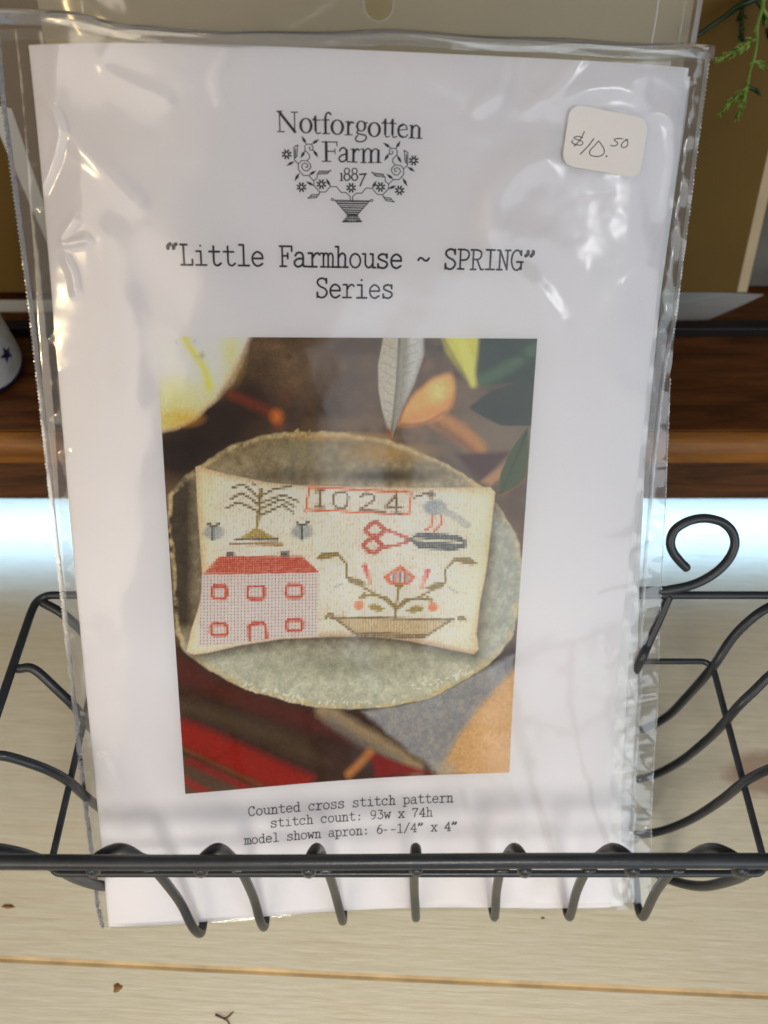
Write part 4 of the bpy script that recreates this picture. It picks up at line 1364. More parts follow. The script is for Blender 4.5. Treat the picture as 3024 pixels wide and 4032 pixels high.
# cloth and stones below the plate
below = np.clip((sdp) / 8, 0, 1) * np.clip((QY - 1300) / 60, 0, 1)
cl = lin((66, 44, 32))[None, None] * (0.6 + 0.8 * n2[..., None])
blend(below, cl)
below_mask = below.copy()
keep = IMG.copy()
pfill([(80, 1360), (300, 1505), (620, 1615), (900, 1700), (940, 1790), (700, 1720), (480, 1640), (100, 1490)], (92, 40, 28), 26, alpha=0.8)
pfill([(100, 1560), (320, 1620), (620, 1730), (760, 1850), (640, 1830), (300, 1680), (110, 1625)], (84, 68, 46), 24, alpha=0.8)
pfill([(110, 1652), (200, 1680), (420, 1780), (700, 1905), (660, 1960), (480, 1940), (240, 1830), (115, 1765)], (142, 38, 20), 22)
pline([(120, 1775), (300, 1860), (470, 1940)], 12, (120, 84, 36), 10, False, 0.7)
pfill([(110, 1800), (300, 1880), (460, 1960), (110, 1990)], (92, 72, 54), 14)
pline([(160, 1835), (420, 1955)], 28, (140, 36, 28), 14, False, 0.85)
pline([(120, 1905), (260, 1980)], 30, (150, 44, 34), 14, False, 0.85)
pfill([(900, 1630), (1110, 1590), (1300, 1500), (1420, 1440), (1545, 1375), (1545, 1470), (1400, 1640), (1235, 1880), (1090, 1785), (1000, 1710)], (138, 138, 140), 10, warp=True)
blend(mask_of(poly_sd([(900, 1630), (1300, 1500), (1545, 1375), (1400, 1640), (1235, 1880), (1000, 1710)]), 20) * np.clip(npz * 1.6 - 0.5, 0, 1) * 0.6, (172, 164, 150))
pline([(735, 1625), (900, 1720), (1130, 1860)], 66, (160, 142, 112), 18, True, 0.85, warp=True)
pline([(760, 1665), (900, 1760), (1050, 1830)], 40, (112, 110, 106), 20, True, 0.7)
pfill([(1560, 1420), (1540, 1880), (1225, 1885), (1300, 1740), (1400, 1600)], (190, 158, 116), 14, warp=True)
pspot(1440, 1700, 100, 160, (206, 176, 134), 0.9, 0.5)
pspot(1250, 1860, 80, 50, (166, 158, 142), 0.7, 0.7)
pfill([(930, 1795), (1060, 1840), (1190, 1880), (960, 1905)], (128, 40, 36), 12)
pline([(935, 1800), (890, 1850), (845, 1892)], 34, (176, 122, 70), 12, True, 0.9)
# nothing of the cloth may cover the plate
mm_ = np.clip((sdp + 1.0) / 6, 0, 1)
keepmask = (1 - mm_)[..., None]
IMG = IMG * (1 - keepmask) + keep * keepmask
# pillow
OY = 538.6
PIL = [(182, 48), (200, 42), (232, 56), (330, 80), (500, 113), (620, 124), (900, 130), (1150, 131), (1440, 127), (1460, 148), (1452, 230), (1442, 330), (1426, 480), (1400, 620), (1386, 750), (1396, 815), (1375, 838), (1330, 830), (1100, 786), (950, 768), (750, 770), (560, 776), (380, 802), (250, 832), (180, 842), (148, 830), (168, 740), (200, 640), (216, 560), (206, 400), (190, 200)]
PIL = [(x, y + OY) for x, y in PIL]
blend(mask_of(poly_sd([(x + 8, y + 24) for x, y in PIL]), 34) * 0.8 * (sdp < 0), (40, 32, 22))
sd = poly_sd(PIL, False)
m = mask_of(sd, 3.5)
Y2 = QY - OY
wv = 0.5 + 0.5 * np.sin(QX * 2 * np.pi / 13.5 + 3 * fbm(50, 300, 2))
wv2 = fbm(14, 310, 3)
linen = lin((208, 196, 178))[None, None] * (1 - n1[..., None]) + lin((228, 218, 202))[None, None] * n1[..., None]
linen = linen * (0.80 + 0.20 * wv[..., None] + 0.34 * (wv2[..., None] - 0.35))
blend(m, linen)
MOTIF = np.zeros(QX.shape)
TRACK = True
CELL = 9.6
SKY = QY + 0.018 * QX
SX = (np.floor(QX / CELL) + 0.5) * CELL
SY = (np.floor(SKY / CELL) + 0.5) * CELL - 0.018 * QX
fleck = np.clip((fbm(9, 350, 2) - 0.62) * 6, 0, 1)
blend(m * fleck * 0.28, (158, 130, 98))
blend(m * np.clip(1 + sd / 30, 0, 1) * 0.45, (158, 120, 72))
blend(m * np.clip(1 + sd / 60, 0, 1) * np.clip((QY - OY - 640) / 120, 0, 1) * 0.45, (150, 122, 96))
blend(m * np.clip(1 + sd / 70, 0, 1) * np.clip((QX - 1300) / 100, 0, 1) * 0.35, (170, 146, 104))
blend(m * mask_of(np.abs(sd + 34) - 20, 16) * 0.22, (246, 236, 214))
blend(m * np.clip((300 - QX) / 130, 0, 1) * 0.55, (224, 186, 132))
blend(m * np.clip((Y2 - 520) / 200, 0, 1) * np.clip((760 - QX) / 120, 0, 1) * 0.5, (228, 206, 192))
blend(m * np.clip((QX - 1250) / 200, 0, 1) * 0.5, (226, 212, 176))
blend(m * np.clip((120 + 0.05 * QX - Y2) / 90, 0, 1) * 0.35, (178, 156, 108))
# house wall
TRACK = False
hw = mask_of(poly_sd([(x, y + OY) for x, y in [(214, 500), (714, 497), (712, 766), (560, 770), (380, 792), (196, 808), (205, 650)]]), 4)
gx = np.sin(QX * 2 * np.pi / 14.5)
gy = np.sin((QY + 0.02 * QX) * 2 * np.pi / 13.5)
wallc = lin((224, 208, 202))[None, None] * (1 - 0.38 * np.clip(gx, 0, 1)[..., None]) * (1 - 0.30 * np.clip(gy, 0, 1)[..., None])
blend(hw, wallc)
blend(hw * np.clip(gx * gy - 0.35, 0, 1) * 0.9, (120, 92, 84))


TRACK = True


def q(pts):
    return [(x, y + OY) for x, y in pts]


RED, OLV, BRN, ORG, DRK = (166, 60, 28), (122, 102, 30), (104, 78, 52), (200, 94, 48), (58, 66, 72)
pfill(q([(218, 500), (285, 425), (640, 425), (716, 495)]), RED, 3)
blend(mask_of(poly_sd(q([(218, 500), (285, 425), (640, 425), (716, 495)])), 3) * np.clip(np.sin(QX * 2 * np.pi / 12) * np.sin(QY * 2 * np.pi / 12), 0, 1) * 0.5, (216, 110, 82))
pfill(q([(314, 405), (350, 405), (350, 426), (314, 426)]), (70, 68, 74), 3)
pfill(q([(547, 405), (582, 405), (582, 426), (547, 426)]), (70, 68, 74), 3)
for (cx, cy, hx, hy) in [(287, 578, 30, 27), (443, 579, 36, 27), (607, 574, 34, 27), (286, 736, 34, 24), (608, 720, 34, 23)]:
    pline(q([(cx - hx * .75, cy - hy), (cx + hx * .75, cy - hy), (cx + hx, cy - hy * .6), (cx + hx, cy + hy * .6), (cx + hx * .75, cy + hy), (cx - hx * .75, cy + hy), (cx - hx, cy + hy * .6), (cx - hx, cy - hy * .6), (cx - hx * .75, cy - hy)]), 13, (172, 62, 32), 2.5)
pline(q([(417, 778), (414, 722), (428, 712), (474, 708), (484, 722), (489, 772)]), 14, (172, 62, 32), 2.5)
# willow tree and mound
pline(q([(462, 140), (455, 220), (445, 305)]), 13, OLV, 2.5)
for br in ([(452, 236), (410, 214), (365, 194), (315, 222)], [(455, 208), (420, 180), (378, 156), (335, 180)], [(458, 182), (420, 146), (385, 118), (342, 132)], [(440, 120), (425, 116)], [(466, 166), (520, 138), (592, 128)], [(466, 196), (556, 164), (618, 190)], [(462, 222), (548, 182), (604, 212)], [(462, 250), (556, 206), (600, 238)]):
    pline(q(br), 7, (92, 78, 38), 2.5, alpha=0.95)
pfill(q([(445, 300), (530, 350), (368, 350)]), (150, 128, 46), 3)
pline(q([(356, 353), (532, 353)]), 12, (80, 76, 62), 2.5)
pline(q([(330, 372), (552, 374)]), 12, (146, 112, 62), 3)
# butterflies
for (cx, cy) in [(262, 318), (640, 314)]:
    mw_ = pspot(cx, cy + 5 + OY, 56, 38, (118, 136, 146), 0.35, 0.72)
    pline(q([(cx - 4, cy - 22), (cx - 4, cy + 38)]), 10, (48, 50, 54), 2.5)
    pline(q([(cx - 24, cy - 32), (cx - 4, cy - 16), (cx + 24, cy - 34)]), 7, (52, 54, 58), 2.5)
# dated panel
pline(q([(652, 232), (670, 130), (1106, 152), (1094, 246), (652, 226)]), 7, ORG, 2)
pline(q([(716, 146), (714, 212)]), 15, BRN, 3)
pline(q([(696, 150), (730, 146)]), 8, BRN, 2.5)
pline(q([(694, 216), (732, 216)]), 8, BRN, 2.5)
pline(q([(786, 150), (824, 152), (836, 172), (832, 204), (816, 220), (784, 216), (772, 198), (774, 166), (786, 150)]), 9, BRN, 2.5)
pline(q([(890, 172), (904, 156), (934, 158), (950, 172), (940, 190), (884, 226), (990, 234)]), 9, BRN, 2.5)
pline(q([(1042, 240), (1044, 160), (996, 212), (1066, 214)]), 9, BRN, 2.5)
pline(q([(1024, 240), (1062, 240)]), 8, BRN, 2.5)
# bird
pspot(1206, 214 + OY, 58, 40, (138, 148, 152), 0.3, 0.95)
pline(q([(1230, 226), (1290, 250), (1345, 290)]), 30, (160, 164, 160), 8, True, 0.85)
pline(q([(1118, 172), (1160, 158), (1190, 156)]), 9, (100, 72, 50), 2.5)
pspot(1190, 160 + OY, 20, 20, (104, 76, 54), 0.4)
pline(q([(1196, 252), (1190, 298), (1166, 312)]), 7, ORG, 2.5)
pline(q([(1234, 254), (1230, 290), (1204, 316)]), 7, ORG, 2.5)
# scissors
for (cx, cy) in [(952, 312), (944, 380)]:
    pline(q([(cx - 44, cy), (cx - 18, cy - 26), (cx + 6, cy - 32), (cx + 34, cy - 8), (cx + 34, cy + 8), (cx + 6, cy + 30), (cx - 18, cy + 24), (cx - 44, cy)]), 19, (166, 66, 42), 3)
pline(q([(990, 308), (1050, 330), (1098, 350)]), 14, (166, 66, 42), 3)
pline(q([(990, 386), (1050, 376), (1098, 358)]), 14, (166, 66, 42), 3)
pfill(q([(1092, 352), (1140, 320), (1300, 330), (1342, 354), (1340, 382), (1290, 398), (1140, 392)]), DRK, 3)
pline(q([(1122, 352), (1318, 362)]), 6, (206, 196, 170), 2.5)
# flowering plant in a basket
for s in (1, -1):
    f = (lambda p: p) if s == 1 else (lambda p: (2086 - p[0], p[1] + (18 if p[1] < 600 else 6)))
    g_ = lambda L: q([f(p) for p in L])
    pfill(g_([(698, 432), (730, 408), (788, 408), (800, 424), (760, 434), (720, 442)]), OLV, 3)
    pline(g_([(788, 412), (832, 460), (832, 515), (876, 540), (940, 580), (1000, 612), (1042, 650)]), 8, OLV, 2.5)
    pfill(g_([(836, 512), (880, 520), (920, 542), (880, 552), (840, 536)]), OLV, 3)
    pline(g_([(1042, 640), (1000, 602), (940, 588), (886, 606)]), 9, OLV, 2.5)
    pfill(g_([(922, 632), (960, 628), (1004, 652), (970, 662), (930, 650)]), (136, 118, 46), 3)
    pfill(g_([(884, 600), (914, 572), (916, 592), (892, 612)]), (136, 118, 46), 3)
    cx, cy = f((884, 634))
    pspot(cx, cy + OY, 26, 23, (216, 122, 76), 0.3)
    pfill(g_([(893, 460), (918, 458), (938, 540), (916, 516)]), (186, 72, 66), 3)
    pfill(g_([(918, 480), (934, 490), (940, 550), (922, 545)]), (214, 150, 132), 3)
    pline(g_([(780, 560), (800, 546), (816, 540)]), 9, (164, 172, 168), 4)
    pline(g_([(742, 690), (756, 672), (776, 676), (770, 690), (756, 684)]), 6, (120, 104, 70), 2.5)
pfill(q([(1060, 462), (1126, 512), (1106, 540), (1060, 552), (1008, 542), (988, 512)]), ORG, 3)
pfill(q([(1060, 484), (1104, 512), (1090, 536), (1026, 536), (1012, 510)]), (196, 192, 184), 3)
for k in range(5):
    pline(q([(1030 + k * 16, 496), (1030 + k * 16, 534)]), 6, (190, 92, 76) if k % 2 else (120, 132, 142), 2.5)
pline(q([(1056, 545), (1046, 620), (1040, 692)]), 10, OLV, 2.5)
pfill(q([(1030, 545), (1084, 545), (1056, 572)]), OLV, 3)
bk = mask_of(poly_sd(q([(780, 688), (1276, 695), (1168, 766), (878, 760)])), 3)
hat = 0.5 + 0.5 * np.sin(QX * 2 * np.pi / 12)
blend(bk * (0.55 + 0.35 * hat), (168, 150, 112))
for (xa, ya, xb, yb) in [(760, 686, 1290, 694), (860, 752, 1172, 762), (880, 766, 1160, 770)]:
    pline(q([(xa, ya), (xb, yb)]), 7, (116, 98, 66), 2.5)
pline(q([(780, 690), (878, 762)]), 7, (116, 98, 66), 2.5)
pline(q([(1276, 697), (1168, 768)]), 7, (116, 98, 66), 2.5)
# print grain
# little gaps between the cross stitches, cloth showing through, and worn edges
TRACK = False
fx_ = np.abs(QX / CELL - np.floor(QX / CELL) - 0.5) * 2
fy_ = np.abs(SKY / CELL - np.floor(SKY / CELL) - 0.5) * 2
st_ = np.clip((np.maximum(fx_, fy_) - 0.55) * 2.6, 0, 1)
blend(MOTIF * st_ * 0.30, linen * 0.9)
blend(MOTIF * np.clip((fbm(8, 430, 2) - 0.5) * 4, 0, 1) * 0.15, linen)
gr = fbm(7, 500, 3)[..., None]
IMG = IMG * (0.80 + 0.40 * gr) * (0.92 + 0.16 * RNG.rand(GH, GW, 1))
lum = IMG.mean(-1, keepdims=True)
IMG = np.clip(1.46 * np.maximum(lum + (IMG - lum) * 1.04, 0.001) ** 1.12, 0.002, 0.78)

V = sheet((PX0 + (PX1 - PX0) * SS).ravel(), (PY1 + (PY0 - PY1) * TT).ravel(), np.full(GW * GH, 0.05))
pm, pnt, pout = new_mat('printed_picture_ink')
at = N(pnt, 'ShaderNodeAttribute', attribute_name='print_colour')
pb = N(pnt, 'ShaderNodeBsdfPrincipled')
pb.inputs['Roughness'].default_value = 0.5
pb.inputs['Specular IOR Level'].default_value = 0.12
pnt.links.new(at.outputs['Color'], pb.inputs['Base Color'])
pnt.links.new(pb.outputs[0], pout.inputs['Surface'])
Fg = grid_faces(GW, GH)[:, ::-1]
pic = np_mesh('printed_picture', (V - KO) * MM, Fg, pm, booklet)
ca = pic.data.color_attributes.new('print_colour', 'FLOAT_COLOR', 'POINT')
rgba = np.ones((GW * GH, 4), np.float32)
rgba[:, :3] = IMG.reshape(-1, 3)
ca.data.foreach_set('color', rgba.ravel())
pic['label'] = 'printed photograph of a stitched pillow with a red roofed house on a plate'

# ------------------------------------------------------------------ the clear bag
bag = empty('clear_bag', (-0.005, 0.040, 0.0125))
tag(bag, 'crinkled clear plastic bag with crimped side seals around the booklet', 'bag')
GO = np.array([-5.0, 40.0, 12.5])
BL = [(-109.2, -71.8), (-102.8, -72.8), (-84.7, -73.2), (-63.9, -73.7), (-35.5, -73.8), (-16, -74.0), (7, -74.5), (23.4, -74.8), (42.5, -75.3), (56, -75.7), (76.4, -76.7), (96.8, -77.6), (112, -77.2)]
BR = [(-109.2, 76.2), (-85.8, 77.8), (-47.6, 77.9), (-28.8, 76.5), (-11.2, 75.7), (3.7, 75.3), (22, 74.8), (42, 74.8), (52, 75.9), (79.4, 76.2), (101.7, 76.1), (112, 75.9)]
BO_ = [(-109.2, 82.0), (-90.9, 82.9), (-53, 83.4), (-27, 81.6), (7.6, 79.2), (42, 76.2), (60, 76.3), (112, 76.0)]
TOP = 111.3
xl = lambda y: np.interp(y, [a for a, b in BL], [b for a, b in BL])
xr_ = lambda y: np.interp(y, [a for a, b in BR], [b for a, b in BR])
xo = lambda y: np.interp(y, [a for a, b in BO_], [b for a, b in BO_])

RIDGES = [  # points (page mm), height, width
    ([(51.3, 90.2), (40.7, 89.4), (32.6, 85.9), (28.0, 79.1), (28.1, 73.3), (31.7, 67.4), (38.7, 61.3), (45.0, 53.0)], 0.75, 2.6),
    ([(28.3, 74.3), (40.2, 70.5), (50.7, 64.6)], 0.45, 3.0),
    ([(-55.3, 70.0), (-53.8, 58.2), (-52.9, 50.2), (-52.6, 38.1)], 0.55, 2.6),
    ([(46.4, 4.9), (60.1, 2.6), (73.5, 4.0)], 0.6, 2.6),
    ([(54.3, 44.1), (64.1, 36.5), (72.5, 34.3)], 0.5, 2.0),
    ([(-67.5, 97.8), (-64.8, 94.7), (-64.2, 91.1), (-66.2, 85.7), (-69.4, 80.1)], 0.5, 0.9),
    ([(-62.8, 74.1), (-66.2, 69.2), (-60.6, 69.8)], 0.45, 0.9),
    ([(-65.5, 65.8), (-64.2, 62.9), (-63.8, 59.0)], 0.4, 0.9),
    ([(48, -108), (53, -98), (56.9, -86.8), (64.6, -73.5)], 0.3, 3.4),
    ([(36.4, -90.6), (28.1, -102.7), (22.9, -108.0)], 0.3, 3.0),
    ([(67.0, 99.4), (69.7, 90.9), (69.4, 79.2)], 0.6, 1.8),
    ([(-62.9, 107.6), (-64.2, 102.5), (-64.2, 95.6), (-61.7, 90.2), (-56.3, 84.8), (-50, 78)], 0.6, 1.6),
    ([(55.5, -40.2), (68.3, -44.6), (77.1, -46.9)], 0.35, 2.4),
    ([(-21.2, 46.3), (-23.2, 31.5), (-22.4, 18.5)], 0.25, 4.0),
    ([(60, -60), (66, -72), (63, -88), (58, -99)], 0.25, 3.2),
    ([(-69, -60), (-60, -84), (-52, -100)], 0.35, 3.5),
    ([(-40, -94), (-20, -88), (0, -92), (18, -86)], 0.35, 3.5),
    ([(10, 106), (30, 100), (58, 103)], 0.4, 2.5),
]


rr_ = random.Random(21)
for k in range(16):
    left = k % 2 == 0
    y0_ = rr_.uniform(-95, 104)
    x0_ = -69 if left else 69
    dx_ = rr_.uniform(4, 13) * (1 if left else -1)
    RIDGES.append(([(x0_, y0_), (x0_ + dx_ * 0.5, y0_ + rr_.uniform(-3, 3)), (x0_ + dx_, y0_ + rr_.uniform(-7, 7))], rr_.uniform(0.08, 0.18) if not left else rr_.uniform(0.12, 0.3), rr_.uniform(0.8, 1.3)))
for k in range(6):
    x0_ = rr_.uniform(-60, 60)
    RIDGES.append(([(x0_, 108), (x0_ + rr_.uniform(-6, 6), 103), (x0_ + rr_.uniform(-12, 12), 98)], rr_.uniform(0.15, 0.3), 1.0))


def ridge_height(X, Y):
    h = np.zeros(X.shape)
    for pts, a, w in RIDGES:
        P = catmull(pts, 5)
        d = np.full(X.shape, 1e9)
        for p, q_ in zip(P[:-1], P[1:]):
            d = np.minimum(d, seg_dist(X, Y, tuple(p), tuple(q_)))
        e = 1.0
        k_ = 1.0 if w < 1.0 else 0.55
        w2 = w if w < 1.0 else 1.35 * w
        h = h + a * k_ * np.exp(-(d / w2) ** 2) * e
    return h


def smooth_noise(X, Y):
    r = np.random.RandomState(5)
    h = np.zeros(X.shape)
    for k in range(14):
        ang = r.uniform(0, np.pi)
        wl_ = r.uniform(14, 45)
        h = h + np.sin((X * np.cos(ang) + Y * np.sin(ang)) * 2 * np.pi / wl_ + r.uniform(0, 6.28) + 0.8 * np.sin(X / 23 + k) + 0.8 * np.cos(Y / 19 + 2 * k)) * wl_ / 45 * 0.055
    return h


def edge_noise(X, Y, seed=9):
    r = np.random.RandomState(seed)
    h = np.zeros(X.shape)
    for k in range(10):
        wl_ = r.uniform(3.0, 14)
        h = h + np.sin(Y * 2 * np.pi / wl_ + r.uniform(0, 6.28) + X * r.uniform(-0.5, 0.5)) * wl_ / 14 * 0.16
    return h


STK_C = np.array([52.7, 92.4])


def front_off(X, Y):
    inside = np.clip((70.5 - np.abs(X)) / 10.0, 0, 1)
    lift = 0.36 + 0.40 * inside
    stick = np.clip(1.25 - np.hypot((X - STK_C[0]) / 11.5, (Y - STK_C[1]) / 8.5), 0, 1)
    stick = np.clip(stick / 0.4, 0, 1)
    rough = (ridge_height(X, Y) + smooth_noise(X, Y)) * (1 - stick)
    h = lift + np.maximum(rough, -0.30)
    # outside the booklet the film runs down to the seal
    L = xl(Y)
    R = xr_(Y)
    out = np.where(X < -70, (-70 - X) / np.maximum(-70 - L, 0.5), np.where(X > 70, (X - 70) / np.maximum(R - 70, 0.5), 0))
    out = np.clip(out, 0, 1)
    eg = edge_noise(X, Y) * np.sin(np.pi * np.clip(out, 0, 1)) * 1.3
    h = h * (1 - out) + (-0.55) * out + eg
    # pull down at the closed bottom, keep clear of the pages
    bt = np.clip((-106.5 - Y) / 2.7, 0, 1)
    h = h * (1 - bt) + (-0.55) * bt
    return h


NU, NV = 300, 420
Yv = np.linspace(-109.2, TOP, NV)
V = []
for y in Yv:
    X = np.linspace(xl(y), xr_(y), NU)
    wob = 0.35 * math.sin(y * 0.21) * np.clip((y + 109.2) / 40, 0, 1)
    V.append(np.stack([X, np.full(NU, y)], -1))
XY = np.concatenate(V)
off = front_off(XY[:, 0], XY[:, 1])
# keep the film in front of the cover and the inner pages
inn = np.abs(XY[:, 0]) < 70.2
off = np.where(inn & (np.abs(XY[:, 1]) < 106), np.maximum(off, 0.22), off)
W = (sheet(XY[:, 0], XY[:, 1], off) - GO) * MM
np_mesh('front_film', W, grid_faces(NU, NV), film, bag)
# back film, a little wider at the right
NU2, NV2 = 120, 200
V = []
for y in np.linspace(-109.2, TOP, NV2):
    V.append(np.stack([np.linspace(xl(y), xo(y), NU2), np.full(NU2, y)], -1))
XY = np.concatenate(V)
o2 = -0.6 - 1.6 * np.clip((72.5 - np.abs(XY[:, 0])) / 4, 0, 1) * np.clip((XY[:, 1] + 109.2) / 3, 0, 1)
o2 = o2 + edge_noise(XY[:, 0], XY[:, 1], 21) * np.clip((XY[:, 0] - 72) / 5, 0, 1) * 1.0
W = (sheet(XY[:, 0], XY[:, 1], o2) - GO) * MM
np_mesh('back_film', W, grid_faces(NU2, NV2), film_back, bag)


def seal(name, fx, w, y0, y1, amp, step, out_sign, offv=-0.5):
    """crimped heat seal: a narrow band of tiny teeth along the bag edge"""
    n = int((y1 - y0) / step)
    r = random.Random(4)
    P = []
    for i in range(n + 1):
        y = y0 + (y1 - y0) * i / n
        x = float(fx(y))
        tooth = (0.22 if i % 2 else -0.10) + r.uniform(-0.08, 0.08)
        z = (amp if i % 2 else -amp) + r.uniform(-0.05, 0.05)
        for k, (dx, zz) in enumerate([(-w, 0.1), (-w * 0.6, z), (-w * 0.2, -z), (tooth, z * 0.6)]):
            P.append((x + out_sign * dx, y, offv + zz))
    P = np.array(P)
    W = (sheet(P[:, 0], P[:, 1], P[:, 2]) - GO) * MM
    return np_mesh(name, W, grid_faces(4, n + 1), seal_mat, bag, smooth=False)


seal('side_seal', xl, 1.25, -109, TOP - 1, 0.16, 0.42, -1)
seal('side_seal', xr_, 1.15, -109, TOP - 1, 0.16, 0.42, 1)
seal('film_edge', xo, 0.35, -109, 40, 0.05, 0.5, 1, -0.55)


def film_ribbon(name, pts, w, mat, offv):
    ik = Ink()
    ik.stroke(pts, w, smooth=True)
    return ik.build(name, ident, lambda x, y: sheet(x, y, np.full(len(x), offv)), mat, bag, GO)


# rolled fold along the top of the pocket
FY = lambda x: np.interp(x, [-77, -60, -51, -28, 3, 37, 60, 76], [114.8, 113.0, 110.8, 109.6, 111.2, 111.1, 111.4, 112.1])
NF = 220
X = np.linspace(-77.2, 76.0, NF)
prof = [(-2.2, 0.55), (-1.3, 0.95), (-0.4, 1.05), (0.35, 0.75), (0.7, 0.1), (0.55, -0.7), (0.1, -1.3), (-0.9, -1.7), (-2.0, -1.8)]
V = []
for (dy, dz) in prof:
    V.append(np.stack([X, FY(X) + dy + 0.15 * np.sin(X / 5.0), dz + 0.25 * np.sin(X / 7 + dy)], -1))
P = np.concatenate(V)
W = (sheet(P[:, 0], P[:, 1], P[:, 2]) - GO) * MM
np_mesh('top_fold', W, grid_faces(NF, len(prof)), film_header, bag)

# header panel above the pocket with its hang hole
HC = (2.0, 116.6)
HR = 2.9
NX_, NY_ = 300, 76
hx = np.linspace(-77.5, 73.2, NX_)
hy = np.linspace(109.5, 147.0, NY_)
HX, HY = np.meshgrid(hx, hy)
HX = HX - np.clip(HX, -100, 0) * 0
ho = -2.0 - (HY - 109.5) * 0.10 + 0.35 * np.sin(HX / 8 + 0.6 * np.sin(HY / 6)) + 0.25 * np.sin(HX / 3.1 + HY / 4) * np.clip((HX + 20) / -40, 0, 1) + 0.3 * np.sin(HX / 13 - HY / 5)
d = np.hypot(HX - HC[0], HY - HC[1])
near = (d > 0.01) & (np.abs(d - HR) < 0.36)
HXs = np.where(near, HC[0] + (HX - HC[0]) / np.maximum(d, 1e-6) * HR, HX)
HYs = np.where(near, HC[1] + (HY - HC[1]) / np.maximum(d, 1e-6) * HR, HY)
W = (sheet(HXs.ravel(), HYs.ravel(), ho.ravel()) - GO) * MM
Fh = grid_faces(NX_, NY_)
fc_d = d.ravel()[Fh].min(axis=1)
Fh = Fh[fc_d > HR - 0.36]
np_mesh('header_panel', W, Fh, film_header, bag)
a = np.linspace(0, 2 * np.pi, 29)
ik = Ink()
ik.ring(HC[0], HC[1], (HR + 0.42, HR + 0.42), (HR - 0.05, HR - 0.05), 40)
hof = -2.0 - (HC[1] - 109.5) * 0.10 + 0.9
ik.build('hang_hole_rim', ident, lambda x, y: sheet(x, y, np.full(len(x), hof)), film_back, bag, GO)
film_ribbon('header_crease', [(61.6, 111.5), (62.0, 117), (62.0, 123), (62.3, 132)], 0.32, crease_mat, -1.3)
film_ribbon('header_crease', [(-58, 113.6), (-58.3, 119), (-58.5, 128)], 0.4, film_back, -1.3)
film_ribbon('header_seal', [(71.8, 111.6), (72.2, 118), (72.4, 126), (72.8, 138)], 1.3, seal_mat, -1.7)
film_ribbon('header_seal', [(68.2, 111.6), (68.5, 118), (68.7, 126), (69.0, 138)], 0.5, film_back, -1.5)

# ------------------------------------------------------------------ price sticker on the film
sticker = empty('price_sticker', (0.047, 0.155, 0.150))
tag(sticker, 'white rounded price sticker with handwritten $10.50 on the clear bag', 'sticker')
SO = np.array([47.0, 155.0, 150.0])
corners = np.array([(43.75, 99.5), (62.4, 97.5), (61.6, 85.0), (43.0, 87.6)])
cen = corners.mean(0)
ex = ((corners[1] - corners[0]) + (corners[2] - corners[3])) / 4
ey = ((corners[0] - corners[3]) + (corners[1] - corners[2])) / 4
hw_, hh_ = np.linalg.norm(ex), np.linalg.norm(ey)
ex, ey = ex / hw_, ey / hh_
rr = 2.5
n_ = 40
gx_ = np.linspace(-1, 1, n_)
PTS = []
for j in gx_:
    for i in gx_:
        x, y = i * hw_, j * hh_
        # squeeze the grid into a rounded rectangle
        over = max(0, abs(y) - (hh_ - rr))
        lim = hw_ - rr + math.sqrt(max(0, rr * rr - over * over))
        x = i * lim
        PTS.append(cen + ex * x + ey * y)
PTS = np.array(PTS)
soff = front_off(PTS[:, 0], PTS[:, 1]) + 0.07
Vf = (sheet(PTS[:, 0], PTS[:, 1], soff) - SO) * MM
np_mesh('label', Vf, grid_faces(n_, n_), label_paper, sticker)
pen = Ink()


def pv(*pts, w=13, closed=False):
    pen.stroke(list(pts), w, smooth=len(pts) > 2, closed=closed)


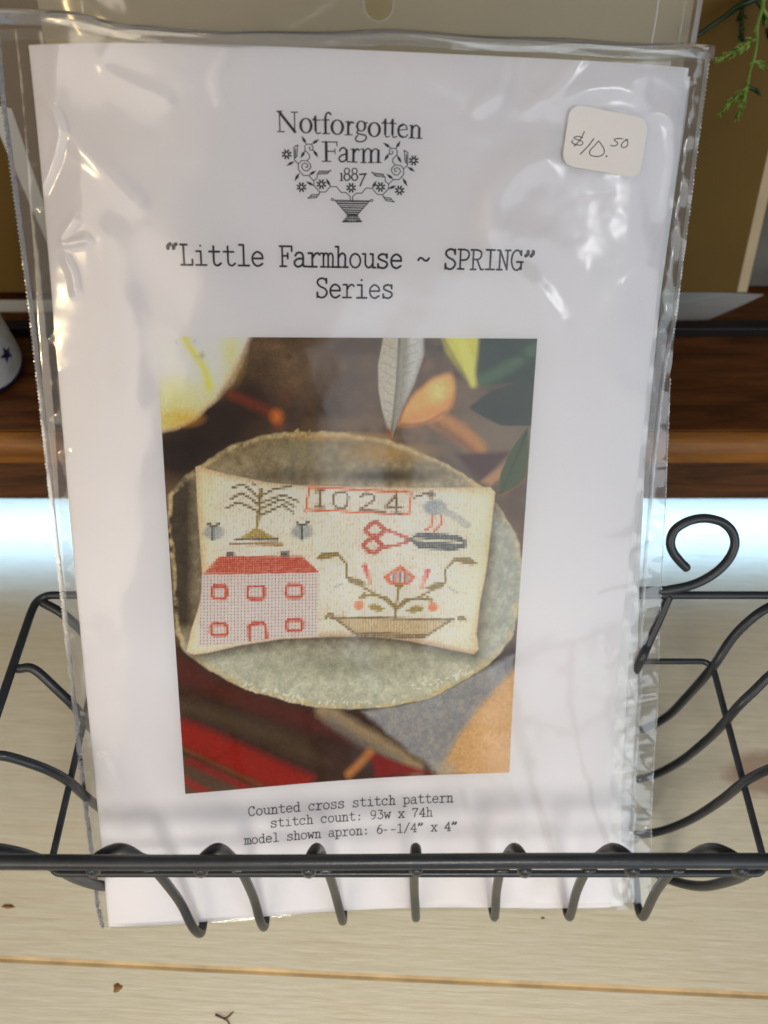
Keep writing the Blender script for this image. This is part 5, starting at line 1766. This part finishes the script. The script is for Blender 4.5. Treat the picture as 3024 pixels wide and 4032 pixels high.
pv((455, 640), (400, 622), (345, 636), (370, 658), (430, 676), (458, 706), (430, 736), (360, 726), (316, 696), (330, 672), w=12)
pv((478, 560), (440, 640), (394, 700), (346, 748), w=12)
pv((600, 652), (540, 732), (470, 808), (422, 856), w=13)
pv((662, 682), (600, 752), (548, 812), (548, 858), (600, 884), (676, 882), (728, 846), (730, 790), (696, 728), (662, 682), w=12)
pen.disc(764, 884, 12)
pv((978, 656), (920, 650), (864, 662), (884, 686), (908, 706), (896, 738), (850, 748), (818, 740), w=12)
pv((1012, 656), (1040, 690), (1038, 738), (1000, 770), (962, 758), (962, 722), (1000, 684), (1044, 662), w=12)
A4 = [[0.0178085, 0.0006628], [0.0018492, -0.0152711], [37.96233, 102.50143]]
pen.build('handwriting', affine(A4), lambda x, y: sheet(x, y, front_off(x, y) + 0.11), pen_ink, sticker, SO)

# ------------------------------------------------------------------ small litter on the tabletop
twig = empty('dry_twig', (-0.0437, 0.0158, 0))
tag(twig, 'tiny forked brown twig lying on the front pine plank', 'twig')
TO = np.array([-43.7, 15.8, 0])
for name, pts in [('stalk', [(-46.8, 17.0, 0.35), (-45.2, 16.4, 0.5), (-43.7, 15.8, 0.4), (-42.6, 14.6, 0.3)]), ('side_shoot', [(-44.2, 16.0, 0.45), (-43.2, 16.6, 0.7), (-42.1, 17.6, 0.5)])]:
    tube(name, [np.array(p) - TO for p in pts], 0.28, twig_mat, twig, n=4, seg=6, taper=lambda t: 1 - 0.4 * t)
chip = mesh_obj('wood_chip', [(-0.0022, 0, 0), (0, -0.0006, 0), (0.0024, -0.0002, 0), (0.0010, 0.0006, 0), (-0.0012, 0.0007, 0), (0, 0, 0.0008)], [(0, 1, 5), (1, 2, 5), (2, 3, 5), (3, 4, 5), (4, 0, 5), (4, 3, 2, 1, 0)], knot_mat, None, smooth=False)
chip.location = (-0.1124, 0.0445, 0)
tag(chip, 'tiny brown wood chip on the tabletop left of the bag', 'wood chip')
for (x, y, lab) in [(47.1, 41.4, 'dark crumb on the tabletop just in front of the booklet')]:
    cr = mesh_obj('crumb', [(-0.0007, 0, 0), (0, -0.0003, 0), (0.0008, 0, 0), (0, 0.0004, 0), (0, 0, 0.0004)], [(0, 1, 4), (1, 2, 4), (2, 3, 4), (3, 0, 4), (3, 2, 1, 0)], twig_mat, None, smooth=False)
    cr.location = (x * MM, y * MM, 0)
    tag(cr, lab, 'crumb')
